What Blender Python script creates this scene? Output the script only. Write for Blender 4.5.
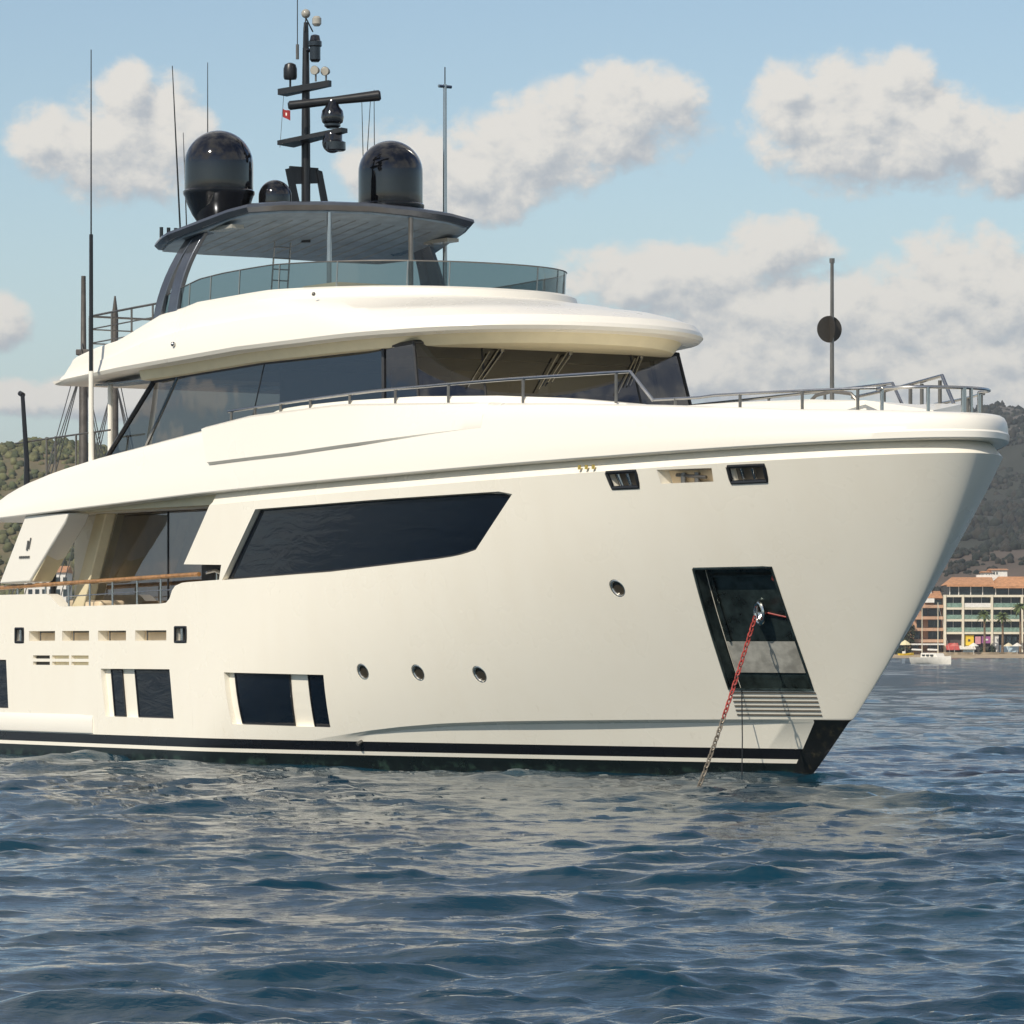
import bpy, bmesh, math, random
import numpy as np
from math import radians as R, pi, sin, cos
from mathutils import Vector, Matrix, noise as mnoise
from mathutils.bvhtree import BVHTree
from mathutils.interpolate import poly_3d_calc
random.seed(7); np.random.seed(7)
scene = bpy.context.scene
for o in list(bpy.data.objects): bpy.data.objects.remove(o)

# ---------------------------------------------------------------- camera
cam_d = bpy.data.cameras.new('camera'); cam = bpy.data.objects.new('camera', cam_d)
scene.collection.objects.link(cam); scene.camera = cam
cam.location = (0, 0, 2.0); cam.rotation_euler = (R(90), 0, 0)
cam_d.sensor_width = 36; cam_d.sensor_fit = 'HORIZONTAL'
cam_d.lens = 4300/1024*36; cam_d.shift_y = (648-512)/1024
cam_d.clip_start = .5; cam_d.clip_end = 20000
scene.render.resolution_x = 1024; scene.render.resolution_y = 1024

# ---------------------------------------------------------------- light
SUN = Vector((-.42, -.65, .63)).normalized()          # towards the sun
sd = bpy.data.lights.new('sun', 'SUN'); sun = bpy.data.objects.new('sun', sd); scene.collection.objects.link(sun)
sd.energy = 4.3; sd.angle = R(.5); sd.color = (1, .915, .785)
sun.rotation_euler = SUN.to_track_quat('Z', 'Y').to_euler()
scene.view_settings.view_transform = 'Standard'; scene.view_settings.look = 'None'
scene.view_settings.exposure = 0.0; scene.view_settings.gamma = 1

# ---------------------------------------------------------------- sky with clouds
class NB:                                              # small node builder
    def __init__(s, nt): s.nt = nt; s.n = nt.nodes; s.l = nt.links
    def new(s, t, **k):
        n = s.n.new(t)
        for a, b in k.items(): setattr(n, a, b)
        return n
    def put(s, sock, v):
        if isinstance(v, bpy.types.NodeSocket): s.l.new(v, sock)
        elif v is not None: sock.default_value = v
    def m(s, op, a, b=None, c=None, clamp=False):
        n = s.new('ShaderNodeMath', operation=op); n.use_clamp = clamp
        s.put(n.inputs[0], a)
        if b is not None: s.put(n.inputs[1], b)
        if c is not None: s.put(n.inputs[2], c)
        return n.outputs[0]
    def vm(s, op, a, b=None):
        n = s.new('ShaderNodeVectorMath', operation=op); s.put(n.inputs[0], a)
        if b is not None: s.put(n.inputs[1], b)
        return n.outputs['Value'] if op in ('LENGTH', 'DOT_PRODUCT', 'DISTANCE') else n.outputs[0]
    def noise(s, vec, scale, detail=5, rough=.55, dist=0):
        n = s.new('ShaderNodeTexNoise'); s.put(n.inputs['Vector'], vec)
        n.inputs['Scale'].default_value = scale; n.inputs['Detail'].default_value = detail
        n.inputs['Roughness'].default_value = rough; n.inputs['Distortion'].default_value = dist
        return n.outputs['Fac']
    def mix(s, f, a, b):
        n = s.new('ShaderNodeMix', data_type='RGBA'); s.put(n.inputs[0], f)
        for sock, v in ((n.inputs[6], a), (n.inputs[7], b)):
            if isinstance(v, (tuple, list)) and len(v) == 3: v = (*v, 1)
            s.put(sock, v)
        return n.outputs[2]
    def mr(s, v, a, b, c=0, d=1, smooth=True):
        n = s.new('ShaderNodeMapRange'); n.interpolation_type = 'SMOOTHSTEP' if smooth else 'LINEAR'
        s.put(n.inputs[0], v)
        for i, x in zip((1, 2, 3, 4), (a, b, c, d)): n.inputs[i].default_value = x
        return n.outputs[0]

W = bpy.data.worlds.new('World'); scene.world = W; W.use_nodes = True
nt = W.node_tree; nt.nodes.clear(); B = NB(nt)
sky = B.new('ShaderNodeTexSky', sky_type='NISHITA', sun_disc=False)
sky.sun_elevation = math.asin(SUN.z); sky.sun_rotation = math.atan2(SUN.x, SUN.y)
sky.altitude = 0; sky.air_density = 1.0; sky.dust_density = .25; sky.ozone_density = 2.6
dirv = B.new('ShaderNodeTexCoord').outputs['Generated']
sep = B.new('ShaderNodeSeparateXYZ'); B.put(sep.inputs[0], dirv)
# azimuth / elevation in degrees: the clouds are laid out on the sky dome
az = B.m('MULTIPLY', B.m('ARCTAN2', sep.outputs[0], sep.outputs[1]), 180/pi)
el = B.m('MULTIPLY', B.m('ARCSINE', sep.outputs[2]), 180/pi)
CLOUDS = [  # azimuth, elevation, radius az, radius el
 (-5.15, 6.55, 1.15, .8), (-5.15, 7.3, .42, .5), (-4.5, 6.85, .55, .7), (-6.1, 6.65, .7, .5),
 (1.35, 7.05, 1.25, .75), (.3, 6.6, 1.2, .7), (-.5, 6.15, 1.1, .6), (2.0, 7.2, .6, .5), (-1.4, 6.4, 1.0, .6),
 (4.7, 6.9, 1.5, .9), (5.5, 6.75, 1.3, .6), (3.6, 7.25, .5, .55), (5.1, 7.5, .6, .5), (6.6, 6.5, .8, .6),
 (2.0, 4.9, 1.6, .55), (3.6, 5.3, .9, .45), (4.2, 4.35, 2.4, .85), (5.9, 4.6, 1.3, .95), (6.9, 4.5, .9, .6), (3.0, 3.75, 2.6, .62), (6.3, 3.6, 2.2, .8),
 (-6.9, 4.3, .6, .4), (-5.9, 3.3, 1.6, .3),
 (-63.6, 7.9, .40, .26), (-64.9, 8.35, .6, .28), (-63.1, 7.35, .25, .15), (-66, 12.5, 1.6, .8), (-63.5, 11, .9, .5), (-69, 14, 2.2, 1.0), (-72.5, 11.5, 1.5, .6), (-60, 13.5, 1.3, .6),
 (-14, 6, 4, 1.6), (-22, 9, 6, 3), (13, 6, 3.5, 2), (21, 8, 6, 3)]
def cloud_density(a, e):
    cv = B.new('ShaderNodeCombineXYZ'); B.put(cv.inputs[0], a); B.put(cv.inputs[1], B.m('MULTIPLY', e, 1.25))
    v = cv.outputs[0]
    acc = None
    for ca, ce, ra, re in CLOUDS:
        dx = B.m('MULTIPLY', B.m('SUBTRACT', a, ca), 1/ra)
        dy = B.m('MULTIPLY', B.m('SUBTRACT', e, ce), 1/re)
        r2 = B.m('ADD', B.m('MULTIPLY', dx, dx), B.m('MULTIPLY', dy, dy))
        d = B.m('SUBTRACT', 1.0, r2)
        acc = d if acc is None else B.m('SMOOTH_MAX', acc, d, .35)
    acc = B.m('MAXIMUM', acc, -1.6)
    big = B.m('SUBTRACT', B.noise(v, .55, 3, .5), .5)
    fine = B.m('SUBTRACT', B.noise(v, 1.7, 10, .60, .15), .5)
    far = B.mr(e, 9, 16, 0, 1.25)                       # scattered cloud over the rest of the sky
    wide = B.m('MULTIPLY', B.m('SUBTRACT', B.noise(dirv, 2.2, 4, .5), .45), 2.2)
    base = B.m('ADD', acc, B.m('MULTIPLY', B.m('ADD', wide, 1.2), far))
    return B.m('ADD', base, B.m('ADD', B.m('MULTIPLY', big, 1.2), B.m('MULTIPLY', fine, 2.3)))
d0 = cloud_density(az, el)
d1 = cloud_density(B.m('ADD', az, -.15), B.m('ADD', el, .26))
cover = B.mr(d0, -.26, .55)
litf = B.mr(B.m('SUBTRACT', d0, d1), -.75, .45)
cl = B.mix(litf, (3.5, 3.72, 4.0), (6.5, 6.15, 5.6))
skyc = B.mix(1.0, sky.outputs[0], sky.outputs[0])
tint = B.new('ShaderNodeMix', data_type='RGBA', blend_type='MULTIPLY'); tint.inputs[0].default_value = 1
B.put(tint.inputs[6], skyc); tint.inputs[7].default_value = (.86, .83, .78, 1)
deep = B.new('ShaderNodeMix', data_type='RGBA', blend_type='MULTIPLY'); B.put(deep.inputs[0], B.mr(el, 7, 32)); B.put(deep.inputs[6], tint.outputs[2]); deep.inputs[7].default_value = (.50, .64, .86, 1)
low = B.mr(el, 0, 6.5, .62, 0)
base_sky = B.mix(low, deep.outputs[2], (3.1, 4.05, 4.75))
fin = B.mix(B.m('MULTIPLY', cover, .93), base_sky, cl)
bg = B.new('ShaderNodeBackground'); B.put(bg.inputs[0], fin); bg.inputs[1].default_value = .134
outw = B.new('ShaderNodeOutputWorld'); B.l.new(bg.outputs[0], outw.inputs[0])

# ---------------------------------------------------------------- materials
def lin(c): return c
MATS = {}
def mat(name, col, rough=.4, metal=0, var=.06, vscale=3, bump=0, bscale=40, coat=0, spec=.5, ior=1.5, col2=None):
    m = bpy.data.materials.new(name); m.use_nodes = True
    n = NB(m.node_tree); p = m.node_tree.nodes['Principled BSDF']
    tc = n.new('ShaderNodeTexCoord').outputs['Object']
    f = n.noise(tc, vscale, 5, .6)
    c2 = col2 if col2 else tuple(max(0, c*(1-var*2)) for c in col)
    n.put(p.inputs['Base Color'], n.mix(n.mr(f, .3, .7), col if col2 else tuple(min(1, c*(1+var*.4)) for c in col), c2))
    p.inputs['Roughness'].default_value = rough; p.inputs['Metallic'].default_value = metal
    p.inputs['IOR'].default_value = ior; p.inputs['Coat Weight'].default_value = coat
    p.inputs['Coat Roughness'].default_value = .05
    n.put(p.inputs['Roughness'], n.mr(n.noise(tc, vscale*2.3, 3), .2, .8, max(.02, rough*.85), min(1, rough*1.15)))
    if bump:
        b = n.new('ShaderNodeBump'); b.inputs['Strength'].default_value = bump; b.inputs['Distance'].default_value = .02
        n.put(b.inputs['Height'], n.noise(tc, bscale, 4)); n.put(p.inputs['Normal'], b.outputs[0])
    MATS[name] = m; return m
WHITE = mat('white_gelcoat', (.85, .812, .722), .3, var=.004, vscale=.3)
BOUNCE_CREAM = mat('warm_bounce_cream', (.78, .69, .47), .45, var=.03)  # white soffit paint with the warm bounce light put into its colour
BLACK = mat('black_gloss', (.006, .006, .007), .07, coat=.6, var=.1)
DARK = mat('black_satin', (.012, .013, .015), .35, var=.1)
GREY = mat('dark_grey_metallic', (.15, .165, .19), .2, .65, var=.08)
BLUEGREY = mat('hardtop_panel', (.27, .33, .385), .22, .1, var=.10)
STEEL = mat('stainless_steel', (.46, .46, .45), .22, 1, var=.05)
DSTEEL = mat('dull_steel', (.20, .19, .175), .38, .7, var=.12)
TEAK = mat('varnished_teak', (.42, .21, .075), .3, var=.2, vscale=14, coat=.4)
BEIGE = mat('beige_leather', (.66, .53, .36), .5, var=.05)
BROWN = mat('brown_interior', (.17, .115, .06), .55, var=.2)
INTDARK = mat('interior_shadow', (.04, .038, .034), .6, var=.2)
HULLGLASS = mat('dark_hull_glass', (.003, .006, .012), .02, var=.1, ior=1.5)
hg = NB(HULLGLASS.node_tree); hp_n = HULLGLASS.node_tree.nodes['Principled BSDF']
hm_ = hg.new('ShaderNodeMapping'); hg.put(hm_.inputs[0], hg.new('ShaderNodeTexCoord').outputs['Object']); hm_.inputs['Scale'].default_value = (1.1, 1.1, 4.2); hm_.inputs['Rotation'].default_value = (0, .22, 0)
hb_ = hg.new('ShaderNodeBump'); hb_.inputs['Strength'].default_value = .28; hb_.inputs['Distance'].default_value = .035
hg.put(hb_.inputs['Height'], hg.noise(hm_.outputs[0], 1.0, 5, .55, .8)); hg.put(hp_n.inputs['Normal'], hb_.outputs[0])
RED = mat('red_paint', (.40, .06, .05), .5, var=.3, vscale=12)
GALV = mat('galvanised_chain', (.30, .26, .205), .5, .5, var=.3, vscale=12)
GOLD = mat('gold_trim', (.62, .45, .12), .3, .7)
REDCLOTH = mat('red_cloth', (.30, .02, .02), .7)
LAMP = mat('lamp_glass', (.36, .345, .30), .12)

def glass(name, tint, base_refl, rough=.02, extra=.0):
    m = bpy.data.materials.new(name); m.use_nodes = True; n = NB(m.node_tree)
    m.node_tree.nodes.remove(m.node_tree.nodes['Principled BSDF']); out = m.node_tree.nodes['Material Output']
    tr = n.new('ShaderNodeBsdfTransparent'); tr.inputs[0].default_value = (*tint, 1)
    gl = n.new('ShaderNodeBsdfGlossy'); gl.inputs[0].default_value = (.92, .95, 1, 1); gl.inputs['Roughness'].default_value = rough
    ge = n.new('ShaderNodeNewGeometry')
    fz_ = n.m('SUBTRACT', 1.0, n.m('ABSOLUTE', n.vm('DOT_PRODUCT', ge.outputs['Normal'], ge.outputs['Incoming'])))
    fres = n.m('ADD', .04, n.m('MULTIPLY', n.m('POWER', fz_, 5.0), .96))
    tc = n.new('ShaderNodeTexCoord').outputs['Object']
    b = n.new('ShaderNodeBump'); b.inputs['Strength'].default_value = .04; b.inputs['Distance'].default_value = .05
    n.put(b.inputs['Height'], n.noise(tc, 1.1, 2)); n.put(gl.inputs['Normal'], b.outputs[0])
    ms = n.new('ShaderNodeMixShader'); n.put(ms.inputs[0], n.m('ADD', fres, base_refl, clamp=True))
    n.l.new(tr.outputs[0], ms.inputs[1]); n.l.new(gl.outputs[0], ms.inputs[2]); n.l.new(ms.outputs[0], out.inputs[0])
    MATS[name] = m; return m
WHGLASS = glass('wheelhouse_glass', (.13, .125, .115), .085)
SALGLASS = glass('salon_glass', (.5, .46, .4), .16)
FLYGLASS = glass('smoked_screen_glass', (.24, .31, .32), .05)

# hull paint: cream-white topsides, black boot stripes, black stem bar
HULLM = bpy.data.materials.new('hull_paint'); HULLM.use_nodes = True
n = NB(HULLM.node_tree); p = HULLM.node_tree.nodes['Principled BSDF']
tc = n.new('ShaderNodeTexCoord').outputs['Object']
sp = n.new('ShaderNodeSeparateXYZ'); n.put(sp.inputs[0], tc)
X, Z = sp.outputs[0], sp.outputs[2]
smap = n.new('ShaderNodeMapping'); n.put(smap.inputs[0], tc); smap.inputs['Scale'].default_value = (1, 1, .25)
f = n.noise(smap.outputs[0], 1.3, 6, .6)
white = n.mix(n.mr(f, .35, .75), (.86, .815, .705), (.84, .79, .675))
streak = n.new('ShaderNodeMapping'); n.put(streak.inputs[0], tc); streak.inputs['Scale'].default_value = (5, 5, .35)
white = n.mix(n.m('MULTIPLY', n.mr(n.noise(streak.outputs[0], 2.2, 4), .62, .8), n.mr(Z, .4, 2.2, .35, .06)), white, (.55, .50, .38))
def band(lo, hi): return n.m('MULTIPLY', n.m('GREATER_THAN', Z, lo), n.m('LESS_THAN', Z, hi))
c = n.mix(band(.288, .452), white, (.008, .008, .01))
c = n.mix(n.m('LESS_THAN', Z, .224), c, (.008, .012, .012))
weed = n.m('MULTIPLY', n.mr(Z, .19, .06), n.mr(n.noise(tc, 3.2, 6, .7), .47, .66))
c = n.mix(weed, c, (.03, .055, .042))
# stem bar: everything forward of a raked line below the knuckle
stem = n.m('MULTIPLY', n.m('LESS_THAN', Z, .905), n.m('GREATER_THAN', n.m('SUBTRACT', X, n.m("MULTIPLY", Z, .873)), -.2))
stemc = n.mix(n.mr(n.noise(tc, 5, 6, .7), .5, .75), (.010, .011, .011), (.07, .06, .035))
c = n.mix(stem, c, stemc)
n.put(p.inputs['Base Color'], c)
p.inputs['Roughness'].default_value = .3
n.put(p.inputs['Roughness'], n.mr(n.noise(tc, 1.1, 3), .2, .8, .24, .36))
b = n.new('ShaderNodeBump'); b.inputs['Strength'].default_value = .05; b.inputs['Distance'].default_value = .05
n.put(b.inputs['Height'], n.noise(tc, .9, 2)); n.put(p.inputs['Normal'], b.outputs[0])

# ---------------------------------------------------------------- mesh helpers
def link(o, parent=None):
    scene.collection.objects.link(o)
    if parent: o.parent = parent
    return o
def obj(name, me, m=None, parent=None):
    o = bpy.data.objects.new(name, me)
    for x in (m if isinstance(m, (list, tuple)) else [m]):
        if x: me.materials.append(x)
    return link(o, parent)
def thing(name, label, cat, loc=(0, 0, 0), rz=0, group=None, kind=None):
    o = bpy.data.objects.new(name, None); link(o); o.location = loc; o.rotation_euler = (0, 0, rz)
    o.empty_display_size = .5
    return tag(o, label, cat, group, kind)
def tag(o, label=None, cat=None, group=None, kind=None):
    if label: o['label'] = label
    if cat: o['category'] = cat
    if group: o['group'] = group
    if kind: o['kind'] = kind
    return o
class MB:
    def __init__(s): s.v = []; s.f = []; s.mi = []; s.cur = 0
    def add(s, vs, fs):
        k = len(s.v); s.v += [tuple(a) for a in vs]; s.f += [tuple(k+i for i in q) for q in fs]; s.mi += [s.cur]*len(fs); return s
    def box(s, lo, hi, rz=0, piv=None):
        x0, y0, z0 = lo; x1, y1, z1 = hi
        vs = [(x0,y0,z0),(x1,y0,z0),(x1,y1,z0),(x0,y1,z0),(x0,y0,z1),(x1,y0,z1),(x1,y1,z1),(x0,y1,z1)]
        if rz:
            px, py = piv or ((x0+x1)/2, (y0+y1)/2); c_, s_ = cos(rz), sin(rz)
            vs = [(px+(x-px)*c_-(y-py)*s_, py+(x-px)*s_+(y-py)*c_, z) for x, y, z in vs]
        return s.add(vs, [(0,3,2,1),(4,5,6,7),(0,1,5,4),(1,2,6,5),(2,3,7,6),(3,0,4,7)])
    def tube(s, pts, r, n=8, caps=True):
        pts = [Vector(q) for q in pts]; rs = r if isinstance(r, (list, tuple)) else [r]*len(pts)
        k = len(s.v); prev = None
        for i, q in enumerate(pts):
            a = pts[max(0, i-1)]; b_ = pts[min(len(pts)-1, i+1)]; t = (b_-a).normalized()
            if prev is None:
                up = Vector((0,0,1)) if abs(t.z) < .9 else Vector((1,0,0)); x = t.cross(up).normalized()
            else: x = (prev-t*prev.dot(t)).normalized()
            prev = x; y = t.cross(x)
            for j in range(n):
                th = 2*pi*j/n; s.v.append(tuple(q+(x*cos(th)+y*sin(th))*rs[i]))
        for i in range(len(pts)-1):
            for j in range(n):
                s.f.append((k+i*n+j, k+i*n+(j+1)%n, k+(i+1)*n+(j+1)%n, k+(i+1)*n+j)); s.mi.append(s.cur)
        if caps:
            s.f.append(tuple(k+j for j in range(n))[::-1]); s.f.append(tuple(k+(len(pts)-1)*n+j for j in range(n))); s.mi += [s.cur]*2
        return s
    def lathe(s, prof, cx=0, cy=0, n=32, cz=0):
        k = len(s.v)
        for r, z in prof:
            for j in range(n):
                th = 2*pi*j/n; s.v.append((cx+r*cos(th), cy+r*sin(th), cz+z))
        for i in range(len(prof)-1):
            for j in range(n):
                s.f.append((k+i*n+j, k+i*n+(j+1)%n, k+(i+1)*n+(j+1)%n, k+(i+1)*n+j)); s.mi.append(s.cur)
        s.f.append(tuple(k+j for j in range(n))[::-1]); s.f.append(tuple(k+(len(prof)-1)*n+j for j in range(n))); s.mi += [s.cur]*2
        return s
    def prism(s, poly, vec):                            # poly: 3-D points, extruded along vec
        k = len(poly); a = [Vector(q) for q in poly]; b_ = [q+Vector(vec) for q in a]
        return s.add(a+b_, [tuple(range(k))[::-1], tuple(range(k, 2*k))]+[(i, (i+1)%k, k+(i+1)%k, k+i) for i in range(k)])
    def loft(s, rows, close=False, cap0=False, cap1=False):
        n_ = len(rows[0]); vs = [q for r_ in rows for q in r_]; fs = []
        for i in range(len(rows)-1):
            for j in range(n_ if close else n_-1):
                j2 = (j+1) % n_; fs.append((i*n_+j, i*n_+j2, (i+1)*n_+j2, (i+1)*n_+j))
        if cap0: fs.append(tuple(range(n_))[::-1])
        if cap1: fs.append(tuple((len(rows)-1)*n_+j for j in range(n_)))
        return s.add(vs, fs)
    def sphere(s, c_, r, nu=16, nv=10, sc=(1,1,1)):
        prof = [(max(1e-4, r*sin(pi*i/nv)), -r*cos(pi*i/nv)) for i in range(nv+1)]
        k = len(s.v); s.lathe(prof, 0, 0, nu)
        s.v[k:] = [(c_[0]+x*sc[0], c_[1]+y*sc[1], c_[2]+z*sc[2]) for x, y, z in s.v[k:]]
        return s
    def mesh(s, name, angle=35, recalc=True):
        me = bpy.data.meshes.new(name); me.from_pydata(s.v, [], s.f)
        me.polygons.foreach_set('material_index', s.mi)
        if recalc:
            bm = bmesh.new(); bm.from_mesh(me); bmesh.ops.remove_doubles(bm, verts=bm.verts, dist=1e-6)
            bmesh.ops.recalc_face_normals(bm, faces=bm.faces); bm.to_mesh(me); bm.free()
        me.polygons.foreach_set('use_smooth', [True]*len(me.polygons)); me.set_sharp_from_angle(angle=R(angle)); me.update()
        return me
    def build(s, name, m, parent=None, angle=35, bevel=0, recalc=True):
        me = s.mesh(name, angle, recalc); o = obj(name, me, m, parent)
        if bevel:
            bv = o.modifiers.new('bevel', 'BEVEL'); bv.width = bevel; bv.segments = 2; bv.limit_method = 'ANGLE'; bv.angle_limit = R(40)
            o.modifiers.new('wn', 'WEIGHTED_NORMAL').keep_sharp = True
        return o
def arc(c_, r, a0, a1, n, f): return [f(c_, r, a0+(a1-a0)*i/n) for i in range(n+1)]

# ================================================================ THE YACHT
LOUV = mat('louvre_bronze', (.075, .062, .045), .5, .2)
PRIM = mat('bright_steel', (.66, .64, .58), .25, .9)
FBACK = mat('fairlead_backing', (.16, .14, .115), .5)
PORTG = mat('porthole_glass', (.05, .042, .03), .06, ior=1.5)
# yacht frame: u metres aft of the stem at the waterline, v metres to starboard, z up
YAW = R(-56)
yacht = thing('motor_yacht', 'large cream white motor yacht anchored in the foreground with black domes on its hardtop', 'yacht', (4.53, 66.2, 0), YAW)
def P(u, v, z): return (-u, -v, z)
def itp(x, tab): return float(np.interp(x, [t[0] for t in tab], [t[1] for t in tab]))
ZS = [.87, 1.6, 2.4, 3.2, 4.0, 4.7]
CU0 = np.polyfit(ZS, [-1.08, -1.87, -2.53, -3.1, -3.66, -4.02], 2)
CL = np.polyfit(ZS, [12.6, 12.8, 13., 13.3, 13.6, 14.], 2)
CP = np.polyfit(ZS, [1.35, 1.5, 1.65, 1.8, 1.95, 2.1], 2)
CQ = np.polyfit(ZS, [1.15, 1.2, 1.3, 1.42, 1.58, 1.75], 2)
def nose(z): return float(np.polyval(CU0, max(z, 0)))
def half(u, z, du=0, inset=0):
    zz = max(z, 0.)
    s = min(1, max(0, (u-(nose(zz)+du))/np.polyval(CL, zz)))
    b = (3.85-inset)*(1-(1-s)**np.polyval(CP, zz))**(1/np.polyval(CQ, zz))
    if u > 20: b -= .25*((u-20)/9)**2
    return float(max(b, 0))
def zgroove(u): return itp(u, [(-4.5,5.06),(1,4.9),(5.7,4.78),(12,4.64),(20,4.38),(30,4.2)])
def zchine(u): return itp(u, [(-1.2,.93),(.5,.91),(2,.89),(3.7,.86),(5,.83),(6.1,.785),(7,.72),(7.7,.65),(8.4,.56),(9,.48),(10,.38),(12,.33)])
def eps(u): return .22*(1-min(1, max(0, (u-2)/7.2))**1.3)
UEND = 28.3
def ring(zf, n=110, du=0, inset=0, uend=UEND, hf=None, pw=2.0):
    st = []
    for i in range(n):
        s = (i/(n-1))**pw
        u = -4.; 
        for _ in range(4):
            z = zf(u); u = nose(z)+du+(uend-nose(z)-du)*s
        z = zf(u); ins = inset(u) if callable(inset) else inset
        st.append((u, 0. if i == 0 else half(u, z, du, ins), z))
    star = [P(u, v, z) for u, v, z in st[::-1]]; port = [P(u, -v, z) for u, v, z in st[1:]]
    return star+port
rows = [ring(lambda u: -1.2, inset=.9, du=.4), ring(lambda u: -.35, inset=lambda u: eps(u)+.1, du=.1), ring(lambda u: 0., inset=eps, du=.04),
        ring(lambda u: .15, inset=eps, du=.04), ring(lambda u: min(.3, zchine(u)-.12), inset=eps, du=.04),
        ring(lambda u: zchine(u)-.06, inset=eps, du=.05), ring(lambda u: zchine(u)-.008), ring(lambda u: zchine(u))]
for k in (.05, .12, .2, .3, .4, .5, .6, .7, .8, .9, 1):
    rows.append(ring(lambda u, k=k: zchine(u)+(zgroove(u)-.2-zchine(u))*k))
rows.append(ring(lambda u: zgroove(u)-.185, inset=.015, du=.03))
rows.append(ring(lambda u: zgroove(u), inset=.12, du=.34))
hull_mb = MB(); hull_mb.loft(rows, close=True, cap0=False, cap1=False)
nr = len(rows[0])
for rr, flip in ((0, True), (len(rows)-1, False)):      # bottom and deck as strips between the two sides
    k = rr*nr; nn = (nr+1)//2
    for i in range(nn-1):
        a, b_ = k+i, k+i+1; c_, d_ = k+nr-1-i-1, k+nr-1-i
        q = (a, b_, c_, d_) if b_ != c_ else (a, b_, d_)
        hull_mb.f.append(q[::-1] if flip else q); hull_mb.mi.append(0)
hull_me = hull_mb.mesh('hull_source', 28)

# --- boolean cutting with the smooth normals of the uncut surface kept
def patch(top, bot, N, M):
    def rs(pl):
        pl = np.array(pl, float); d = np.r_[0, np.cumsum(np.hypot(*np.diff(pl, axis=0).T))]; t = np.linspace(0, d[-1], N)
        return np.c_[np.interp(t, d, pl[:,0]), np.interp(t, d, pl[:,1])]
    a, b_ = rs(top), rs(bot)
    return [[tuple(a[j]*(1-i/(M-1))+b_[j]*i/(M-1)) for j in range(N)] for i in range(M)]
def cut_patch(mb, top, bot, depth, out=.5, N=10, M=4, sgn=1):
    g = patch(top, bot, N, M); flat = [q for r_ in g for q in r_]
    inn = [P(u, sgn*(half(u, z)-depth), z) for u, z in flat]; ou = [P(u, sgn*(half(u, z)+out), z) for u, z in flat]
    k = len(flat); fs = []
    for i in range(M-1):
        for j in range(N-1):
            a = i*N+j; fs.append((a, a+1, a+N+1, a+N)); fs.append((k+a, k+a+N, k+a+N+1, k+a+1))
    loop = [j for j in range(N)]+[i*N+N-1 for i in range(1, M)]+[(M-1)*N+j for j in range(N-2, -1, -1)]+[i*N for i in range(M-2, 0, -1)]
    for a, b_ in zip(loop, loop[1:]+loop[:1]): fs.append((b_, a, k+a, k+b_))
    mb.add(inn+ou, fs)
def pane(top, bot, off, N=10, M=4, sgn=1, mb=None):
    mb = mb or MB(); g = patch(top, bot, N, M)
    mb.add([P(u, sgn*(half(u, z)+off), z) for r_ in g for u, z in r_], [(i*N+j, i*N+j+1, (i+1)*N+j+1, (i+1)*N+j) for i in range(M-1) for j in range(N-1)])
    return mb
def frame_mb(top, bot, off, r, N=14, sgn=1):
    g = patch(top, bot, N, 6)
    loop = [g[0][j] for j in range(N)]+[g[i][N-1] for i in range(1, 6)]+[g[5][j] for j in range(N-2, -1, -1)]+[g[i][0] for i in range(4, 0, -1)]
    pts = [P(u, sgn*(half(u, z)+off), z) for u, z in loop]
    return MB().tube(pts+pts[:1], r, 6, caps=False)
def quad(tl, tr, br, bl): return [tl, tr], [bl, br]

BIG = ([(10.13,4.338),(8.3,4.365),(6.5,4.40),(4.9,4.425),(3.5,4.447),(3.28,4.44),(3.22,4.40)], [(11.24,3.158),(9.6,3.20),(7.9,3.25),(6.4,3.34),(4.98,3.43),(4.5,3.49),(4.25,3.55)])
PAIRA = quad((11.18,1.585),(8.42,1.555),(8.585,.68),(11.02,.705)); PAIRB = quad((15.56,1.63),(13.06,1.63),(12.91,.77),(15.38,.78))
WINC = quad((21.8,1.80),(19.22,1.78),(19.13,.88),(21.7,.89))
POCKET = quad((.17,3.2),(-1.08,3.21),(-.81,1.36),(.49,1.37))
FAIRS = [quad((1.19,4.67),(.62,4.68),(.64,4.445),(1.14,4.44)), quad((-1.01,4.70),(-1.60,4.71),(-1.56,4.48),(-.99,4.47))]
SLOT = quad((.23,4.69),(-.74,4.69),(-.70,4.49),(.22,4.48))
SLOTS = [quad((a,2.31),(b_,2.31),(b_,2.13),(a,2.13)) for a, b_ in ((18.31,17.29),(17.02,15.99),(15.66,14.62),(14.29,13.17))]
CLEATS = [quad((a,2.36),(b_,2.36),(b_,2.11),(a,2.11)) for a, b_ in ((18.85,18.52),(12.87,12.47))]
VENTS = [quad((a,zz+.03),(a-.66,zz+.03),(a-.66,zz-.03),(a,zz-.03)) for zz in (1.835, 1.72) for a in (18.15, 17.41, 16.67)]
cut = MB()
for sg in (1, -1):
    cut_patch(cut, *BIG, .12, N=24, M=5, sgn=sg)
    for w in (PAIRA, PAIRB, WINC): cut_patch(cut, *w, .10, sgn=sg)
    cut_patch(cut, *POCKET, .22, N=10, M=8, sgn=sg, out=.3)
    for w in FAIRS: cut_patch(cut, *w, .16, N=4, M=3, sgn=sg, out=.25)
    cut_patch(cut, *SLOT, .22, N=5, M=3, sgn=sg, out=.25)
    for w in SLOTS: cut_patch(cut, *w, .2, N=4, M=3, sgn=sg)
    for w in CLEATS: cut_patch(cut, *w, .12, N=3, M=3, sgn=sg)
    for w in VENTS: cut_patch(cut, *w, .08, N=4, M=2, sgn=sg)
PORTS = [(7.46,1.61),(6.22,1.60),(4.93,1.58),(1.64,2.92)]
def disc(u0, z0, r, k): return (u0+r*cos(k), z0+r*sin(k))
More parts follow.
